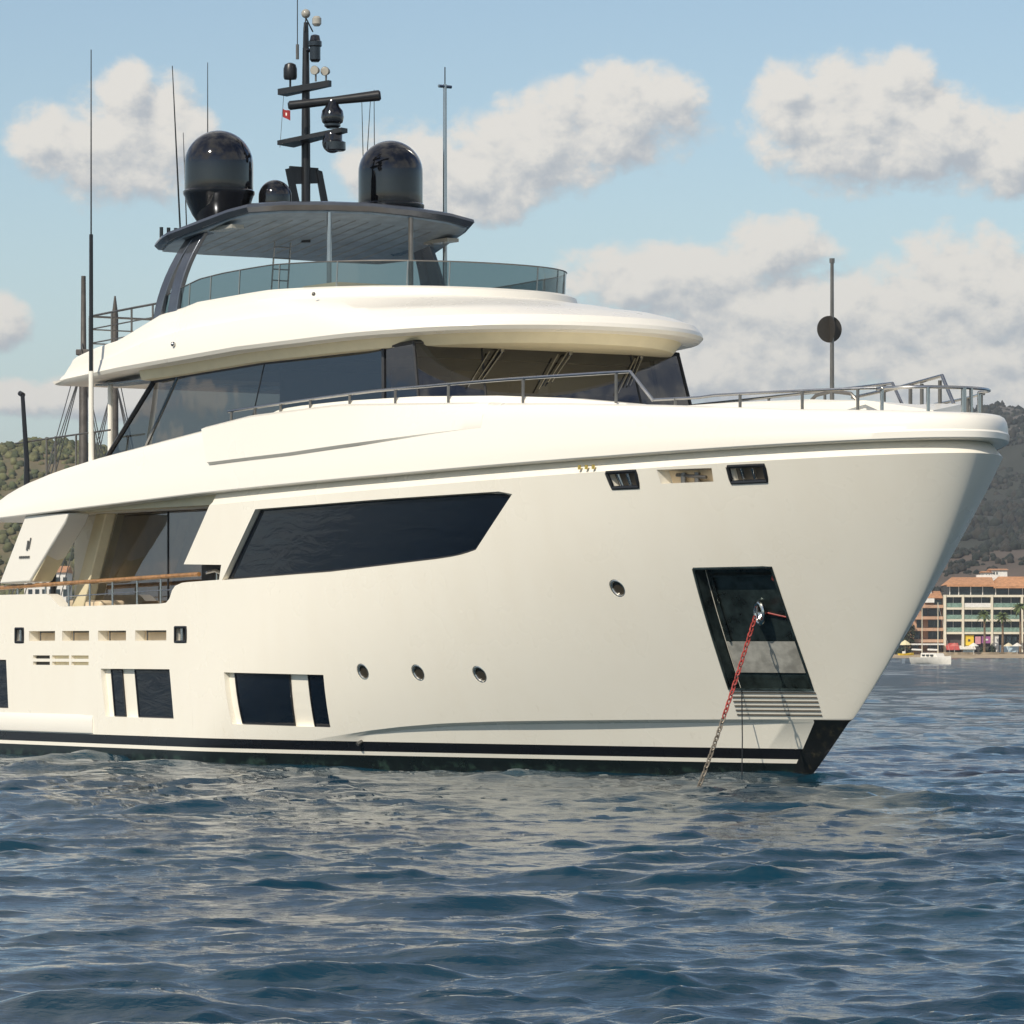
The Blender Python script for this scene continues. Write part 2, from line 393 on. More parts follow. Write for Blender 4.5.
def cut_disc(mb, u0, z0, r, depth, sgn, n=28, out=.3):
    pts = [disc(u0, z0, r, 2*pi*i/n) for i in range(n)]
    a = [P(u, sgn*(half(u, z)-depth), z) for u, z in pts]; b_ = [P(u, sgn*(half(u, z)+out), z) for u, z in pts]
    mb.add(a+b_, [tuple(range(n)), tuple(range(n, 2*n))[::-1]]+[(i, n+i, n+(i+1)%n, (i+1)%n) for i in range(n)])
for sg in (1, -1):
    for u0, z0 in PORTS: cut_disc(cut, u0, z0, .135, .09, sg)
# side-deck openings, side decks and the open aft deck
OPEN = [(11.62,5.2),(11.62,4.50),(12.56,3.45),(11.27,3.42),(11.34,3.165),(12.40,3.14),(12.62,3.13),(12.86,3.08),(12.97,3.0),(13.06,2.86),(13.18,2.79),(13.4,2.775),(17.0,2.75),(17.15,2.77),(17.5,2.96),(17.62,2.99),(30,2.99),(30,5.2)]
cut2 = MB()
for sg in (1, -1): cut2.prism([P(u, sg*3.2, z) for u, z in OPEN], (0, -sg*1.5, 0))
cut3 = MB()
for sg in (1, -1): cut3.box((-31., min(-sg*2.75, -sg*3.62), 2.2), (-11.15, max(-sg*2.75, -sg*3.62), 4.46))
cut4 = MB().box((-30.5, -3.615, 2.203), (-18.6, 3.615, 4.455))
def boolean(me, cutters):
    o = bpy.data.objects.new('tmp', me); link(o); tmp = []
    for mb in cutters:
        cm = mb.mesh('cutter'); c_ = bpy.data.objects.new('tmpc', cm); link(c_); tmp.append(c_)
        md = o.modifiers.new('b', 'BOOLEAN'); md.object = c_; md.operation = 'DIFFERENCE'; md.solver = 'EXACT'; md.use_self = True
    dg = bpy.context.evaluated_depsgraph_get(); res = bpy.data.meshes.new_from_object(o.evaluated_get(dg))
    for q in tmp+[o]: bpy.data.objects.remove(q)
    return res
def keep_normals(src, me, tol=.012):
    me.polygons.foreach_set('use_smooth', [True]*len(me.polygons))
    bvh = BVHTree.FromPolygons([v.co for v in src.vertices], [p_.vertices[:] for p_ in src.polygons])
    cn = [Vector(c_.vector) for c_ in src.corner_normals]; out = [None]*len(me.loops)
    for pl in me.polygons:
        fn = pl.normal; cen = pl.center
        for li in pl.loop_indices:
            co = me.vertices[me.loops[li].vertex_index].co
            q = co.lerp(cen, .02)
            loc, nn_, idx, dist = bvh.find_nearest(q)
            nrm = fn
            if idx is not None and dist < tol and abs(src.polygons[idx].normal.dot(fn)) > .97:
                sp_ = src.polygons[idx]
                w = poly_3d_calc([src.vertices[i].co for i in sp_.vertices], loc)
                nrm = sum((cn[l_]*w_ for l_, w_ in zip(sp_.loop_indices, w)), Vector()).normalized()
                if nrm.dot(fn) < 0: nrm = -nrm
                if nrm.dot(fn) < .9: nrm = fn
            out[li] = tuple(nrm)
    me.normals_split_custom_set(out)
res = boolean(hull_me, [cut, cut2, cut3, cut4])
keep_normals(hull_me, res)
hull = obj('hull', res, HULLM, yacht); hull.data.materials.clear(); hull.data.materials.append(HULLM)

# --- hull windows
def hull_window(w, off, label=None, N=10, M=4, fr=.014):
    for sg in (1, -1):
        o = pane(*w, off, N, M, sg).build('hull_window', HULLGLASS, yacht, recalc=False)
        if sg > 0 and label: tag(o, label)
        frame_mb(*w, off+.006, fr, sgn=sg).build('frame', DARK, o, recalc=False)
def inset_w(top, bot, d): return top, bot
hull_window(([(10.10,4.313),(8.3,4.34),(6.5,4.375),(4.9,4.40),(3.52,4.42),(3.34,4.40),(3.30,4.36)], [(11.17,3.183),(9.6,3.225),(7.9,3.275),(6.4,3.365),(4.98,3.455),(4.55,3.51),(4.31,3.57)]), -.10, 'long dark window with slanted ends', 30, 6)
hull_window(quad((10.94,1.57),(9.38,1.56),(9.51,.70),(10.83,.72)), -.085); hull_window(quad((8.9,1.56),(8.46,1.55),(8.61,.69),(9.03,.69)), -.085)
hull_window(quad((15.31,1.615),(14.91,1.615),(14.77,.79),(15.17,.79)), -.085); hull_window(quad((14.44,1.615),(13.09,1.615),(12.94,.785),(14.29,.785)), -.085)
hull_window(quad((21.5,1.785),(19.26,1.765),(19.17,.895),(21.4,.905)), -.085)
for sg in (1, -1):
    for u0, z0 in PORTS:
        n_ = 28
        po = MB(); pts = [disc(u0, z0, .112, 2*pi*i/n_) for i in range(n_)]
        po.add([P(u, sg*(half(u, z)-.045), z) for u, z in pts], [tuple(range(n_))])
        o = po.build('porthole', PORTG, yacht, recalc=False)
        pts = [P(u, sg*(half(u, z)-.03), z) for u, z in [disc(u0, z0, .122, 2*pi*i/n_) for i in range(n_+1)]]
        MB().tube(pts, .026, 8, caps=False).build('rim', PRIM, o)
# long window: thin vertical seams
for u in (9.3, 6.9, 5.2):
    zt, zb_ = 4.38-.02*(u-5), 3.2+.05*max(0, 9-u)
    MB().tube([P(u+.12, half(u, zb_)-.18, zb_), P(u-.1, half(u, zt)-.18, zt)], .005, 6).build('window_seam', DARK, yacht)

# --- anchor pocket, hawse pipe, louvres
def pocket_pt(s, t, off, sg=1):
    g = patch(*POCKET, 2, 2); u = (g[0][0][0]*(1-s)+g[0][1][0]*s)*(1-t)+(g[1][0][0]*(1-s)+g[1][1][0]*s)*t
    z = (g[0][0][1]*(1-s)+g[0][1][1]*s)*(1-t)+(g[1][0][1]*(1-s)+g[1][1][1]*s)*t
    return u, sg*(half(u, z)+off), z
PKM = mat('pocket_steel', (.06, .085, .082), .18, .6, var=.35, vscale=3.5)
PKL = mat('pocket_lower_plate', (.52, .50, .44), .4, .2, var=.2, vscale=4)
for sg in (1, -1):
    def sub(s0, s1, t0, t1):
        c_ = [pocket_pt(s0, t0, 0)[::2], pocket_pt(s1, t0, 0)[::2], pocket_pt(s1, t1, 0)[::2], pocket_pt(s0, t1, 0)[::2]]
        return quad(*c_)
    pk = pane(*sub(.012, .988, .008, .992), -.212, 10, 10, sg).build('anchor_pocket', PKM, yacht, recalc=False)
    # lining of the four walls
    ln = MB()
    loop = [(0,0),(1,0),(1,1),(0,1)]
    for (s0, t0), (s1, t1) in zip(loop, loop[1:]+loop[:1]):
        A = [pocket_pt(s0+(s1-s0)*i/8, t0+(t1-t0)*i/8, -.003, sg) for i in range(9)]; Bq = [pocket_pt(s0+(s1-s0)*i/8, t0+(t1-t0)*i/8, -.215, sg) for i in range(9)]
        k = .004
        ctr = pocket_pt(.5, .5, -.1, sg)
        sh = lambda q: (q[0]+(ctr[0]-q[0])*k, q[1], q[2]+(ctr[2]-q[2])*k)
        ln.loft([[P(*sh(q)) for q in A], [P(*sh(q)) for q in Bq]])
    ln.build('lining', PKM, pk, recalc=False)
    rim = []
    for (s0, t0), (s1, t1) in zip(loop, loop[1:]+loop[:1]):
        rim += [P(*pocket_pt(s0+(s1-s0)*i/10, t0+(t1-t0)*i/10, .004, sg)) for i in range(10)]
    MB().tube(rim+rim[:1], .022, 6, caps=False).build('rim', PKM, pk)
    pane(*sub(.03, .97, .60, .86), -.19, 10, 4, sg).build('lower_plate', PKL, pk, recalc=False)
    inner = MB()
    for (a, b_) in (((.09,.06),(.9,.06)), ((.09,.06),(.09,.6)), ((.9,.06),(.93,.6))):
        inner.tube([P(*pocket_pt(a[0]+(b_[0]-a[0])*i/6, a[1]+(b_[1]-a[1])*i/6, -.17, sg)) for i in range(7)], .022, 6)
    inner.build('inner_frame', PKM, pk)
    hu, hz = -.49, 2.53; hv = half(hu, hz)-.1
    hp = MB(); ax = Vector(P(0, sg*1.0, -.12)).normalized()
    e1 = ax.cross(Vector((0,0,1))).normalized(); e2 = e1.cross(ax)
    c0 = Vector(P(hu, sg*hv, hz))
    tor = []
    for i in range(25):
        th = 2*pi*i/24; tor.append(c0+e1*cos(th)*.10+e2*sin(th)*.155)
    hp.tube(tor, .035, 10, caps=False)
    hp.loft([[tuple(c0-ax*.10+e1*cos(2*pi*i/24)*.05+e2*(sin(2*pi*i/24)*.07+.05)) for i in range(25)], [tuple(c0+e1*cos(2*pi*i/24)*.10+e2*sin(2*pi*i/24)*.155) for i in range(25)]])
    hp.build('hawse_pipe', mat('hawse_steel', (.62,.60,.55), .18, 1) if sg > 0 else MATS['hawse_steel'], pk)
    # red paint spatters and the wash-down stub in the pocket
    MB().sphere(P(*pocket_pt(.9, .085, -.15, sg)), .05, 10, 8).build('hose_nozzle', RED, pk)
    MB().tube([P(*pocket_pt(.62+.3*i/5, .36+.05*i/5, -.185, sg)) for i in range(6)], .013, 6).build('snubber', RED, pk)
    for q in range(6):
        z = 1.315-.068*q; sh = .49+.014*q
        us = [sh+(-1.32)*i/6 for i in range(7)]
        lv = MB(); lv.loft([[P(u, sg*(half(u, z)-.01), z+.012) for u in us], [P(u, sg*(half(u, z)+.008), z+.012) for u in us], [P(u, sg*(half(u, z)+.008), z-.012) for u in us], [P(u, sg*(half(u, z)-.01), z-.012) for u in us]])
        lv.build('louvre', LOUV, yacht)
# fairleads: black frames with rollers
for w in FAIRS:
    for sg in (1, -1):
        o = frame_mb(*w, -.005, .032, 6, sg).build('fairlead', DARK, yacht)
        (tl, tr), (bl, br) = w
        for k in (.3, .62):
            r_ = MB()
            u0 = tl[0]+(tr[0]-tl[0])*k; u1 = bl[0]+(br[0]-bl[0])*k
            r_.tube([P(u0, sg*(half(u0, tl[1])-.05), tl[1]-.02), P(u1, sg*(half(u1, bl[1])-.05), bl[1]+.02)], .03, 8)
            r_.build('roller', STEEL, o)
        pane(*w, -.15, 4, 3, sg).build('backing', FBACK, o, recalc=False)
for sg in (1, -1):
    o = pane(*quad((.21,4.68),(-.72,4.68),(-.68,4.5),(.20,4.49)), -.205, 5, 3, sg).build('mooring_slot', BEIGE, yacht, recalc=False)
    bl = MB()
    for u in (-.09, -.33):
        bl.tube([P(u, sg*(half(u, 4.58)-.14), 4.485), P(u, sg*(half(u, 4.58)-.14), 4.64)], .045, 10)
    bl.tube([P(.03, sg*(half(.03, 4.6)-.14), 4.61), P(-.52, sg*(half(-.47, 4.58)-.12), 4.56)], .028, 8)
    bl.build('bollard', DSTEEL, o)
    for w in SLOTS:
        (tl, tr), (bl_, br) = w
        o = pane(*quad((tl[0]-.02,2.30),(tr[0]+.02,2.30),(tr[0]+.02,2.14),(tl[0]-.02,2.14)), -.19, 4, 3, sg).build('freeing_port', BEIGE, yacht, recalc=False)
        fl = MB()
        for u in (tl[0]-.34, tr[0]+.03): fl.tube([P(u, sg*(half(u, 2.2)-.06), 2.135), P(u, sg*(half(u, 2.2)-.06), 2.305)], .016, 6)
        fl.tube([P(tl[0]-.34, sg*(half(16, 2.2)-.06), 2.29), P(tr[0]+.03, sg*(half(16, 2.2)-.06), 2.29)], .014, 6)
        fl.build('flap_frame', DSTEEL, o)
    for w in CLEATS:
        (tl, tr), (bl_, br) = w
        o = frame_mb(*w, -.005, .026, 6, sg).build('fairlead', DARK, yacht)
        um = (tl[0]+tr[0])/2
        MB().tube([P(um, sg*(half(um, 2.2)-.03), 2.12), P(um, sg*(half(um, 2.2)-.03), 2.35)], .03, 8).build('roller', STEEL, o)
        pane(*w, -.11, 3, 3, sg).build('backing', INTDARK, o, recalc=False)
    for k, w in enumerate(VENTS):
        pane(*w, -.072, 4, 2, sg).build('air_vent', INTDARK if k in (0, 3) else MATS['warm_bounce_cream'], yacht, recalc=False)
# gold marks near the bow
gm = MB()
for k in range(3):
    u = 1.70-.14*k; gm.tube([P(u, half(u, 4.77)-.0+.0, 4.735), P(u, half(u, 4.8)-.01, 4.80)], .026, 8)
gm.build('gold_emblem', GOLD, yacht)
# rubbing strake aft
rs_ = MB(); us = np.linspace(15.84, 28.2, 24)
for sg in (1, -1):
    sec = [(.0,.47),(.055,.473),(.062,.50),(.058,.70),(.045,.76),(.0,.84)]
    rs_.loft([[P(u, sg*(half(u, z)-.02+d*(1 if u > 15.9 else .7)), z) for d, z in sec] for u in us], cap0=True, cap1=True)
rs_.build('rubbing_strake', WHITE, yacht)
# bilge outlets under the knuckle
for u in (8.05, 3.2):
    MB().tube([P(u, half(u, .5)-eps(u)-.05, zchine(u)-.14), P(u, half(u, .5)-eps(u)+.06, zchine(u)-.2)], .035, 8).build('bilge_outlet', DSTEEL, yacht)

# --- upper bulwark band, from the bow to the aft end of the upper deck
def ztop(u): return itp(u, [(-4.6,5.40),(-4,5.45),(-2,5.53),(0,5.66),(2,5.77),(5,5.90),(7.7,5.99),(10,5.93),(12,5.80),(13.8,5.64),(16.2,5.42),(17.6,5.26),(18.7,5.08),(19.4,4.93),(20.0,4.72),(20.3,4.55)])
def bandrow(fz, ins, du, n=110):
    def zf(u): return zgroove(u)+.0+fz(u)
    return ring(zf, n=n, du=du, inset=ins, uend=20.4)
H_ = lambda u: ztop(u)-zgroove(u)
band_rows = [bandrow(lambda u: .0, .13, .36), bandrow(lambda u: .010, -.055, .07), bandrow(lambda u: .03, -.068, .05),
    bandrow(lambda u: .10+.05*H_(u), -.054, .095), bandrow(lambda u: .25*H_(u)+.05, lambda u: -.03, .145), bandrow(lambda u: .5*H_(u), .03, .17), bandrow(lambda u: .72*H_(u), .085, .24),
    bandrow(lambda u: .88*H_(u), .135, .33), bandrow(lambda u: .96*H_(u), .19, .43), bandrow(lambda u: H_(u), .29, .56), bandrow(lambda u: H_(u)-.005, .6, .92), bandrow(lambda u: max(.05, H_(u)*.5-.15), .66, .98)]
bd = MB(); bd.loft(band_rows, close=True)
nb_ = len(band_rows[0]); k = (len(band_rows)-1)*nb_; nn = (nb_+1)//2
for base_k, flip in ((k, False), (0, True)):
    for i in range(nn-1):
        a, b_ = base_k+i, base_k+i+1; c_, d_ = base_k+nb_-2-i, base_k+nb_-1-i
        q = (a, b_, c_, d_) if b_ != c_ else (a, b_, d_)
        bd.f.append(q[::-1] if flip else q); bd.mi.append(0)
bd.build('upper_bulwark', WHITE, yacht, angle=30)
def band_v(u, z):                                      # outer half-breadth of the band at a height
    h_ = H_(u); f_ = (z-zgroove(u))/h_
    ins = float(np.interp(f_, [0, .05, .15, .3, .5, .72, .88, .97, 1.0], [-.04, -.055, -.05, -.025, .03, .085, .135, .20, .29]))
    return half(u, zgroove(u)+f_*h_, 0, ins)
# raised panel on the band under the side rail
def bpanel(sg):
    N = 40; top = []; bot = []
    for i in range(N):
        s = i/(N-1); u = 12.03-8.2*s
        top.append((u, itp(u, [(3.8,5.86),(7.7,6.0),(10.5,5.94),(12.03,5.81)])))
        ub = 11.64-7.8*s; bot.append((ub, itp(ub, [(3.8,5.44),(5,5.39),(7,5.29),(9,5.20),(11.64,5.14)])))
    off = [(.0), (.035)]
    g = []
    for fr in (0, .06, .5, .94, 1):
        row = []
        for (ut, zt), (ub, zb_) in zip(top, bot):
            u = ut*fr+ub*(1-fr); z = zt*fr+zb_*(1-fr)
            v = half(u, zgroove(u), 0, -.05)+.012*(1 if 0 < fr < 1 else 0)-.10*fr*(1 if u > 5 else max(0,(u-3.8)/1.2))
            fade = min(1, max(0, (u-3.8)/3.2))**1.6
            v2 = band_v(u, z)
            v = v2-.02+(v-v2+.02)*fade if fr not in (0, 1) else v2-.03+(v-v2+.0)*fade*.75
            row.append(P(u, sg*v, z))
        g.append(row)
    # close the back of the panel against the band
    back = [[P(-x, sg*(abs(y)-.28), z) for x, y, z in g[-1]]]
    mb = MB(); mb.loft(g+back)
    for q in (0, N-1): mb.add([r_[q] for r_ in g+back], [tuple(range(len(g)+1))])
    mb.build('bulwark_panel', WHITE, yacht, angle=25)
bpanel(1); bpanel(-1)
# low coaming hump behind the side rail (starts aft with a rounded end)
hp_ = MB()
for sg in (1, -1):
    us = [10.75, 10.6, 10.45, 10.2, 9.9, 9.4, 8, 6, 4, 2.5, 1.2]
    hh = [5.80, 5.90, 5.97, 6.02, 6.05, 6.07, 6.08, 6.06, 5.98, 5.88, 5.74]
    hp_.loft([[P(u, sg*(half(u, 5)-.42), h_-.4), P(u, sg*(half(u, 5)-.42), h_-.06), P(u, sg*(half(u, 5)-.48), h_), P(u, sg*(half(u, 5)-.85), h_), P(u, sg*(half(u, 5)-.9), h_-.4)] for u, h_ in zip(us, hh)], cap0=True, cap1=True)
hp_.build('side_coaming', WHITE, yacht, angle=30)
# ceiling of the side decks and the aft deck
MB().box((-20.2, -3.6, 4.47), (-11.2, 3.6, 4.70)).build('deck_ceiling', BOUNCE_CREAM, yacht)
dt = MB()
dt.box((-20.15, -3.75, 4.30), (-11.7, -3.66, 4.475)); dt.box((-20.15, 3.66, 4.30), (-11.7, 3.75, 4.475))
# --- wing pillars of the side opening
def pillar(poly, v0, v1, name, m, bev=.03, lab=None):
    for sg in (1, -1):
        mb = MB().prism([P(u, sg*v0, z) for u, z in poly], (0, -sg*(v1-v0), 0))
        o = mb.build(name, m, yacht, bevel=bev)
        if lab and sg > 0: tag(o, lab)
    return o
def slab(outer, v0, v1, inner_shift, name):
    for sg in (1, -1):
        a = [P(u, sg*v1, z) for u, z in outer]; b_ = [P(u+inner_shift, sg*v0, z) for u, z in outer]
        k_ = len(a)
        MB().add(a+b_, [tuple(range(k_)), tuple(range(k_, 2*k_))[::-1]]+[(i, k_+i, k_+(i+1)%k_, (i+1)%k_) for i in range(k_)]).build(name, WHITE, yacht, bevel=.03)
slab([(18.47,4.45),(16.80,4.45),(16.95,4.26),(18.31,3.22),(19.52,3.20)], 3.40, 3.84, -.02, 'wing_pillar')
# inner faces of the wing pillars, cream upholstered
for sg in (1, -1):
    MB().prism([P(16.83, sg*3.42, 4.40), P(16.86, sg*3.80, 4.40), P(18.22, sg*3.80, 3.24), P(18.22, sg*3.42, 3.24)], (-.07, 0, 0)).build('pillar_lining', BOUNCE_CREAM, yacht)
# small emblem and lettering on the wing pillar
em = MB(); ve = 3.852
em.prism([P(18.36,ve,3.98),P(18.30,ve,3.98),P(18.36,ve,3.80),P(18.42,ve,3.80)], (0,-.006,0))
em.prism([P(18.25,ve,4.03),P(18.21,ve,4.03),P(18.30,ve,3.82),P(18.33,ve,3.82)], (0,-.006,0))
for k in range(6): em.prism([P(18.68-.07*k,ve,3.70),P(18.63-.07*k,ve,3.70),P(18.65-.07*k,ve,3.655),P(18.70-.07*k,ve,3.655)], (0,-.006,0))
em.build('emblem', DSTEEL, yacht)
# inboard salon side: bulkhead, glass, pillars
for sg in (1, -1):
    MB().prism([P(17.35, sg*2.76, 4.46), P(16.95, sg*2.76, 4.46), P(18.10, sg*2.76, 2.25), P(18.58, sg*2.76, 2.25)], (0, -sg*.22, 0)).build('bulkhead_wing', BOUNCE_CREAM, yacht, bevel=.02)
    sg_ = MB().add([P(16.93, sg*2.78, 4.44), P(11.2, sg*2.78, 4.44), P(11.2, sg*2.78, 2.3), P(18.05, sg*2.78, 2.3)], [(0,1,2,3)])
    o = sg_.build('salon_window', SALGLASS, yacht, recalc=False)
    for u in (15.0, 13.1): MB().tube([P(u, sg*2.785, 2.3), P(u-.0, sg*2.785, 4.44)], .018, 6).build('window_seam', DARK, o)
    back = MB().add([P(18.1, sg*2.765, 2.25), P(11.2, sg*2.765, 2.25), P(11.2, sg*2.765, 4.46), P(16.9, sg*2.765, 4.46)], [(0,1,2,3)])
    back.build('salon_side', mat('salon_dark_panel', (.15,.10,.055), .5, var=.5, vscale=1.2) if sg > 0 else MATS['salon_dark_panel'], yacht, recalc=False)
    # sloping brown strip behind the salon glass, painted as a wing pillar's reflection
    MB().prism([P(14.55, sg*2.768, 4.3), P(14.2, sg*2.768, 4.3), P(15.4, sg*2.768, 2.3), P(15.75, sg*2.768, 2.3)], (0, -sg*.008, 0)).build('pillar_reflection', BROWN, yacht)
    # dark box standing in for shade in the opening under the forward pillar; mooring cleat
    MB().box((-12.55, min(-sg*3.25, -sg*3.5), 3.0), (-11.2, max(-sg*3.25, -sg*3.5), 3.445)).build('recess_shade_box', INTDARK, yacht)
    cl_ = MB().tube([P(12.25, sg*3.56, 3.3), P(11.95, sg*3.56, 3.33), P(11.7, sg*3.56, 3.27)], .035, 8); cl_.tube([P(12.0, sg*3.5, 3.1), P(12.0, sg*3.5, 3.32)], .03, 8)
    cl_.build('mooring_cleat', STEEL, yacht)
# bulwark hand rail in varnished wood
for sg in (1, -1):
    hr = MB(); hr.tube([P(u, sg*3.72, 3.275-.02*max(0, u-12.2)) for u in np.linspace(12.25, 24, 14)], .04, 10)
    o = hr.build('hand_rail', TEAK, yacht)
    for u in (13.6, 14.45, 15.35, 16.2, 17.0, 17.9, 19.0, 20.2):
        zb_ = 2.76 if 13.2 < u < 17.2 else 2.98
        MB().tube([P(u, sg*3.72, zb_), P(u, sg*3.72, 3.26-.02*(u-12.2))], .02, 8).build('stanchion', STEEL, o)
    MB().tube([P(u, sg*3.72, 3.02-.02*(u-13)) for u in (13.1, 17.2)], .012, 6).build('lower_rail', STEEL, o)
# aft-deck furniture seen through the opening
MB().box((-19.9, -2.2, 2.21), (-19.0, 2.2, 2.95)).build('aft_sofa', BEIGE, yacht, bevel=.08)
for sg in (1, -1): MB().tube([P(20.0, sg*2.45, 2.2), P(20.0, sg*2.45, 4.47)], .06, 10).build('deck_post', DARK, yacht)
MB().box((-16.6, -3.62, 2.21), (-16.0, -3.1, 2.86)).build('side_seat', BEIGE, yacht, bevel=.05)

# ---------------------------------------------------------------- wheelhouse
def mirror(pts): return pts + [(u, -v) for u, v in pts[::-1] if abs(v) > 1e-6]
BASE = [(17.05,2.93),(15.7,2.92),(12.0,2.90),(7.62,2.87),(6.62,2.80),(6.42,1.6),(6.36,.0)]
TOPW = [(15.45,2.82),(14.6,2.81),(11.6,2.79),(7.85,2.73),(7.0,2.68),(6.79,1.5),(6.73,.0)]
zb_w = [5.45, 5.5, 5.6, 5.65, 5.7, 5.72, 5.72]; zt_w = [6.80, 6.84, 6.93, 6.98, 7.02, 7.05, 7.06]
def wpt(i, t, sg=1, off=0):
    (u0, v0), (u1, v1) = BASE[i], TOPW[i]; return P(u0+(u1-u0)*t-off*.0, sg*(v0+(v1-v0)*t+off), zb_w[i]+(zt_w[i]-zb_w[i])*t)
for sg in (1, -1):
    for i in range(len(BASE)-1):
        a, b_, c_, d_ = wpt(i, 0, sg), wpt(i+1, 0, sg), wpt(i+1, 1, sg), wpt(i, 1, sg)
        if i < 5 or sg > 0:
            if i == 5: b_, c_ = wpt(5, 0, -1), wpt(5, 1, -1)
            MB().add([a, b_, c_, d_], [(0,1,2,3)]).build('windscreen' if i >= 4 else 'side_window', WHGLASS, yacht, recalc=False)
    for i in range(6):
        r_ = (.05, .035, .012, .045, .03, .022)[i]
        MB().tube([wpt(i, 0, sg), wpt(i, 1, sg)], r_, 6).build('window_pillar', DARK if i != 1 else STEEL, yacht)
    MB().tube([wpt(i, 1, sg) for i in range(7)], .035, 6).build('window_head', DARK, yacht)
# lower deck-house body, interior floor, ceiling, console, aft wall
hb = MB(); o_ = mirror(BASE)
hb.loft([[P(u, v*1.0, 4.9) for u, v in o_], [P(u, v*1.0, z) for (u, v), z in zip(o_, zb_w+zb_w[-2::-1])]], close=True, cap1=True)
hb.build('deckhouse_base', WHITE, yacht)
inn = MB(); inn.box((-14.4, -2.55, 6.80), (-7.45, 2.55, 6.82)); inn.build('cabin_ceiling', BROWN, yacht)
MB().box((-11.5, -2.55, 5.7), (-11.4, 2.55, 6.86)).build('cabin_bulkhead', BROWN, yacht)
cs = MB(); cs.prism([P(7.0,2.2,5.74),P(7.9,2.2,5.74),P(7.9,2.2,6.2),P(7.5,2.2,6.28),P(7.0,2.2,6.12)], (0, 4.4, 0)); cs.build('helm_console', INTDARK, yacht)
for v in (-1.0, .2, 1.4):
    st = MB().box((-9.2, -v-.3, 5.74), (-8.6, -v+.3, 6.2)); st.box((-9.3, -v-.28, 6.1), (-9.15, -v+.28, 6.75)); st.build('helm_seat', BEIGE, yacht, bevel=.05)
# windscreen wipers
for v0, v1 in ((1.62, 1.15), (.28, -.2), (-1.35, -1.72)):
    def wp(v, t):
        av = abs(v)
        ub = float(np.interp(av, [0,1.6,2.80],[6.36,6.42,6.62])); ut = float(np.interp(av,[0,1.5,2.68],[6.73,6.79,7.0]))
        return P(ub+(ut-ub)*t-.05, v, 5.72+1.33*t)
    w_ = MB(); w_.tube([wp(v1-.05, .92), wp(v0, .52)], .014, 6); w_.tube([wp(v1+.05, .92), wp(v0+.07, .52)], .014, 6)
    w_.tube([wp(v0+.28, .42), wp(v0-.22, .88)], .013, 6); w_.tube([wp(v1, .97), wp(v1, .88)], .03, 8)
    w_.build('wiper', STEEL, yacht)

# ---------------------------------------------------------------- roof with its brow
def rplan(u, nose_, W_, L_=4.1, p_=2.6, q_=2.2):
    s = min(1, max(0, (u-nose_)/L_)); return W_*max(0, 1-(1-s)**p_)**(1/q_)
zrb = lambda u: itp(u, [(5,7.17),(7,7.13),(11.7,7.11),(15.9,6.98),(18.4,6.85)])
zrt = lambda u: itp(u, [(8,8.12),(11.4,8.18),(13.8,8.13),(15.0,7.97),(16.26,7.58),(17.1,7.46),(17.7,7.36),(18.1,7.22),(18.4,6.99)])
def rring(nose_, W_, zf, uend, n=150, L_=4.1, p_=2.6, q_=2.2):
    st = []
    for i in range(n):
        s = (i/(n-1))**2.2; u = nose_+(uend-nose_)*s; st.append((u, 0 if i == 0 else rplan(u, nose_, W_+max(0, 3.24-W_)*.85*min(1, max(0, (u-14.3)/2.6)), L_, p_, q_), zf(u)))
    return [P(*q) for q in st[::-1]]+[P(u, -v, z) for u, v, z in st[1:]]
def capstrip(mb, base_k, n_, flip):
    nn = (n_+1)//2
    for i in range(nn-1):
        a, b_ = base_k+i, base_k+i+1; c_, d_ = base_k+n_-2-i, base_k+n_-1-i
        q = (a, b_, c_, d_) if b_ != c_ else (a, b_, d_)
        mb.f.append(q[::-1] if flip else q); mb.mi.append(mb.cur)
h_ = lambda u: zrt(u)-zrb(u)
rr = [rring(5.16, 3.18, lambda u: zrb(u)-.005, 18.28), rring(5.03, 3.27, lambda u: zrb(u)+.02, 18.36), rring(4.98, 3.31, lambda u: zrb(u)+.08, 18.40),
      rring(5.0, 3.30, lambda u: zrb(u)+.15*min(1, h_(u)), 18.36), rring(5.14, 3.27, lambda u: zrb(u)+.28*h_(u), 18.34), rring(5.6, 3.22, lambda u: zrb(u)+.42*h_(u), 18.28),
      rring(6.05, 3.17, lambda u: zrb(u)+.52*h_(u), 18.2), rring(6.35, 3.06, lambda u: zrb(u)+.535*h_(u), 18.12),
      rring(7.2, 3.0, lambda u: zrb(u)+.70*h_(u), 18.02), rring(8.0, 2.96, lambda u: zrb(u)+.80*h_(u), 17.95), rring(8.25, 2.94, lambda u: zrb(u)+.84*h_(u), 17.9), rring(8.3, 2.92, lambda u: zrb(u)+.95*h_(u), 17.85),
      rring(8.38, 2.86, lambda u: zrb(u)+.99*h_(u), 17.8), rring(8.5, 2.76, lambda u: zrb(u)+h_(u), 17.75)]
rm = MB(); rm.loft(rr, close=True); nn_ = len(rr[0]); capstrip(rm, 0, nn_, True); capstrip(rm, (len(rr)-1)*nn_, nn_, False)
rm.build('wheelhouse_roof', WHITE, yacht, angle=24)
sf = MB(); s_rows = [rring(5.28, 3.02, lambda u: zrb(u)+.01, 15.5), rring(5.45, 2.93, lambda u: zrb(u)-.17, 15.5), rring(5.7, 2.85, lambda u: zrb(u)-.185, 15.45)]
sf.loft(s_rows, close=True); capstrip(sf, 0, nn_, True); capstrip(sf, 2*nn_, nn_, False)
sf.build('brow_soffit', BOUNCE_CREAM, yacht, angle=30)
sl = MB(); 
for v in (2.6, 1.2, -.3): sl.box((-17.6, -v-.25, 6.83), (-15.6, -v+.25, 6.86))
sl.build('soffit_light', BLUEGREY, yacht)
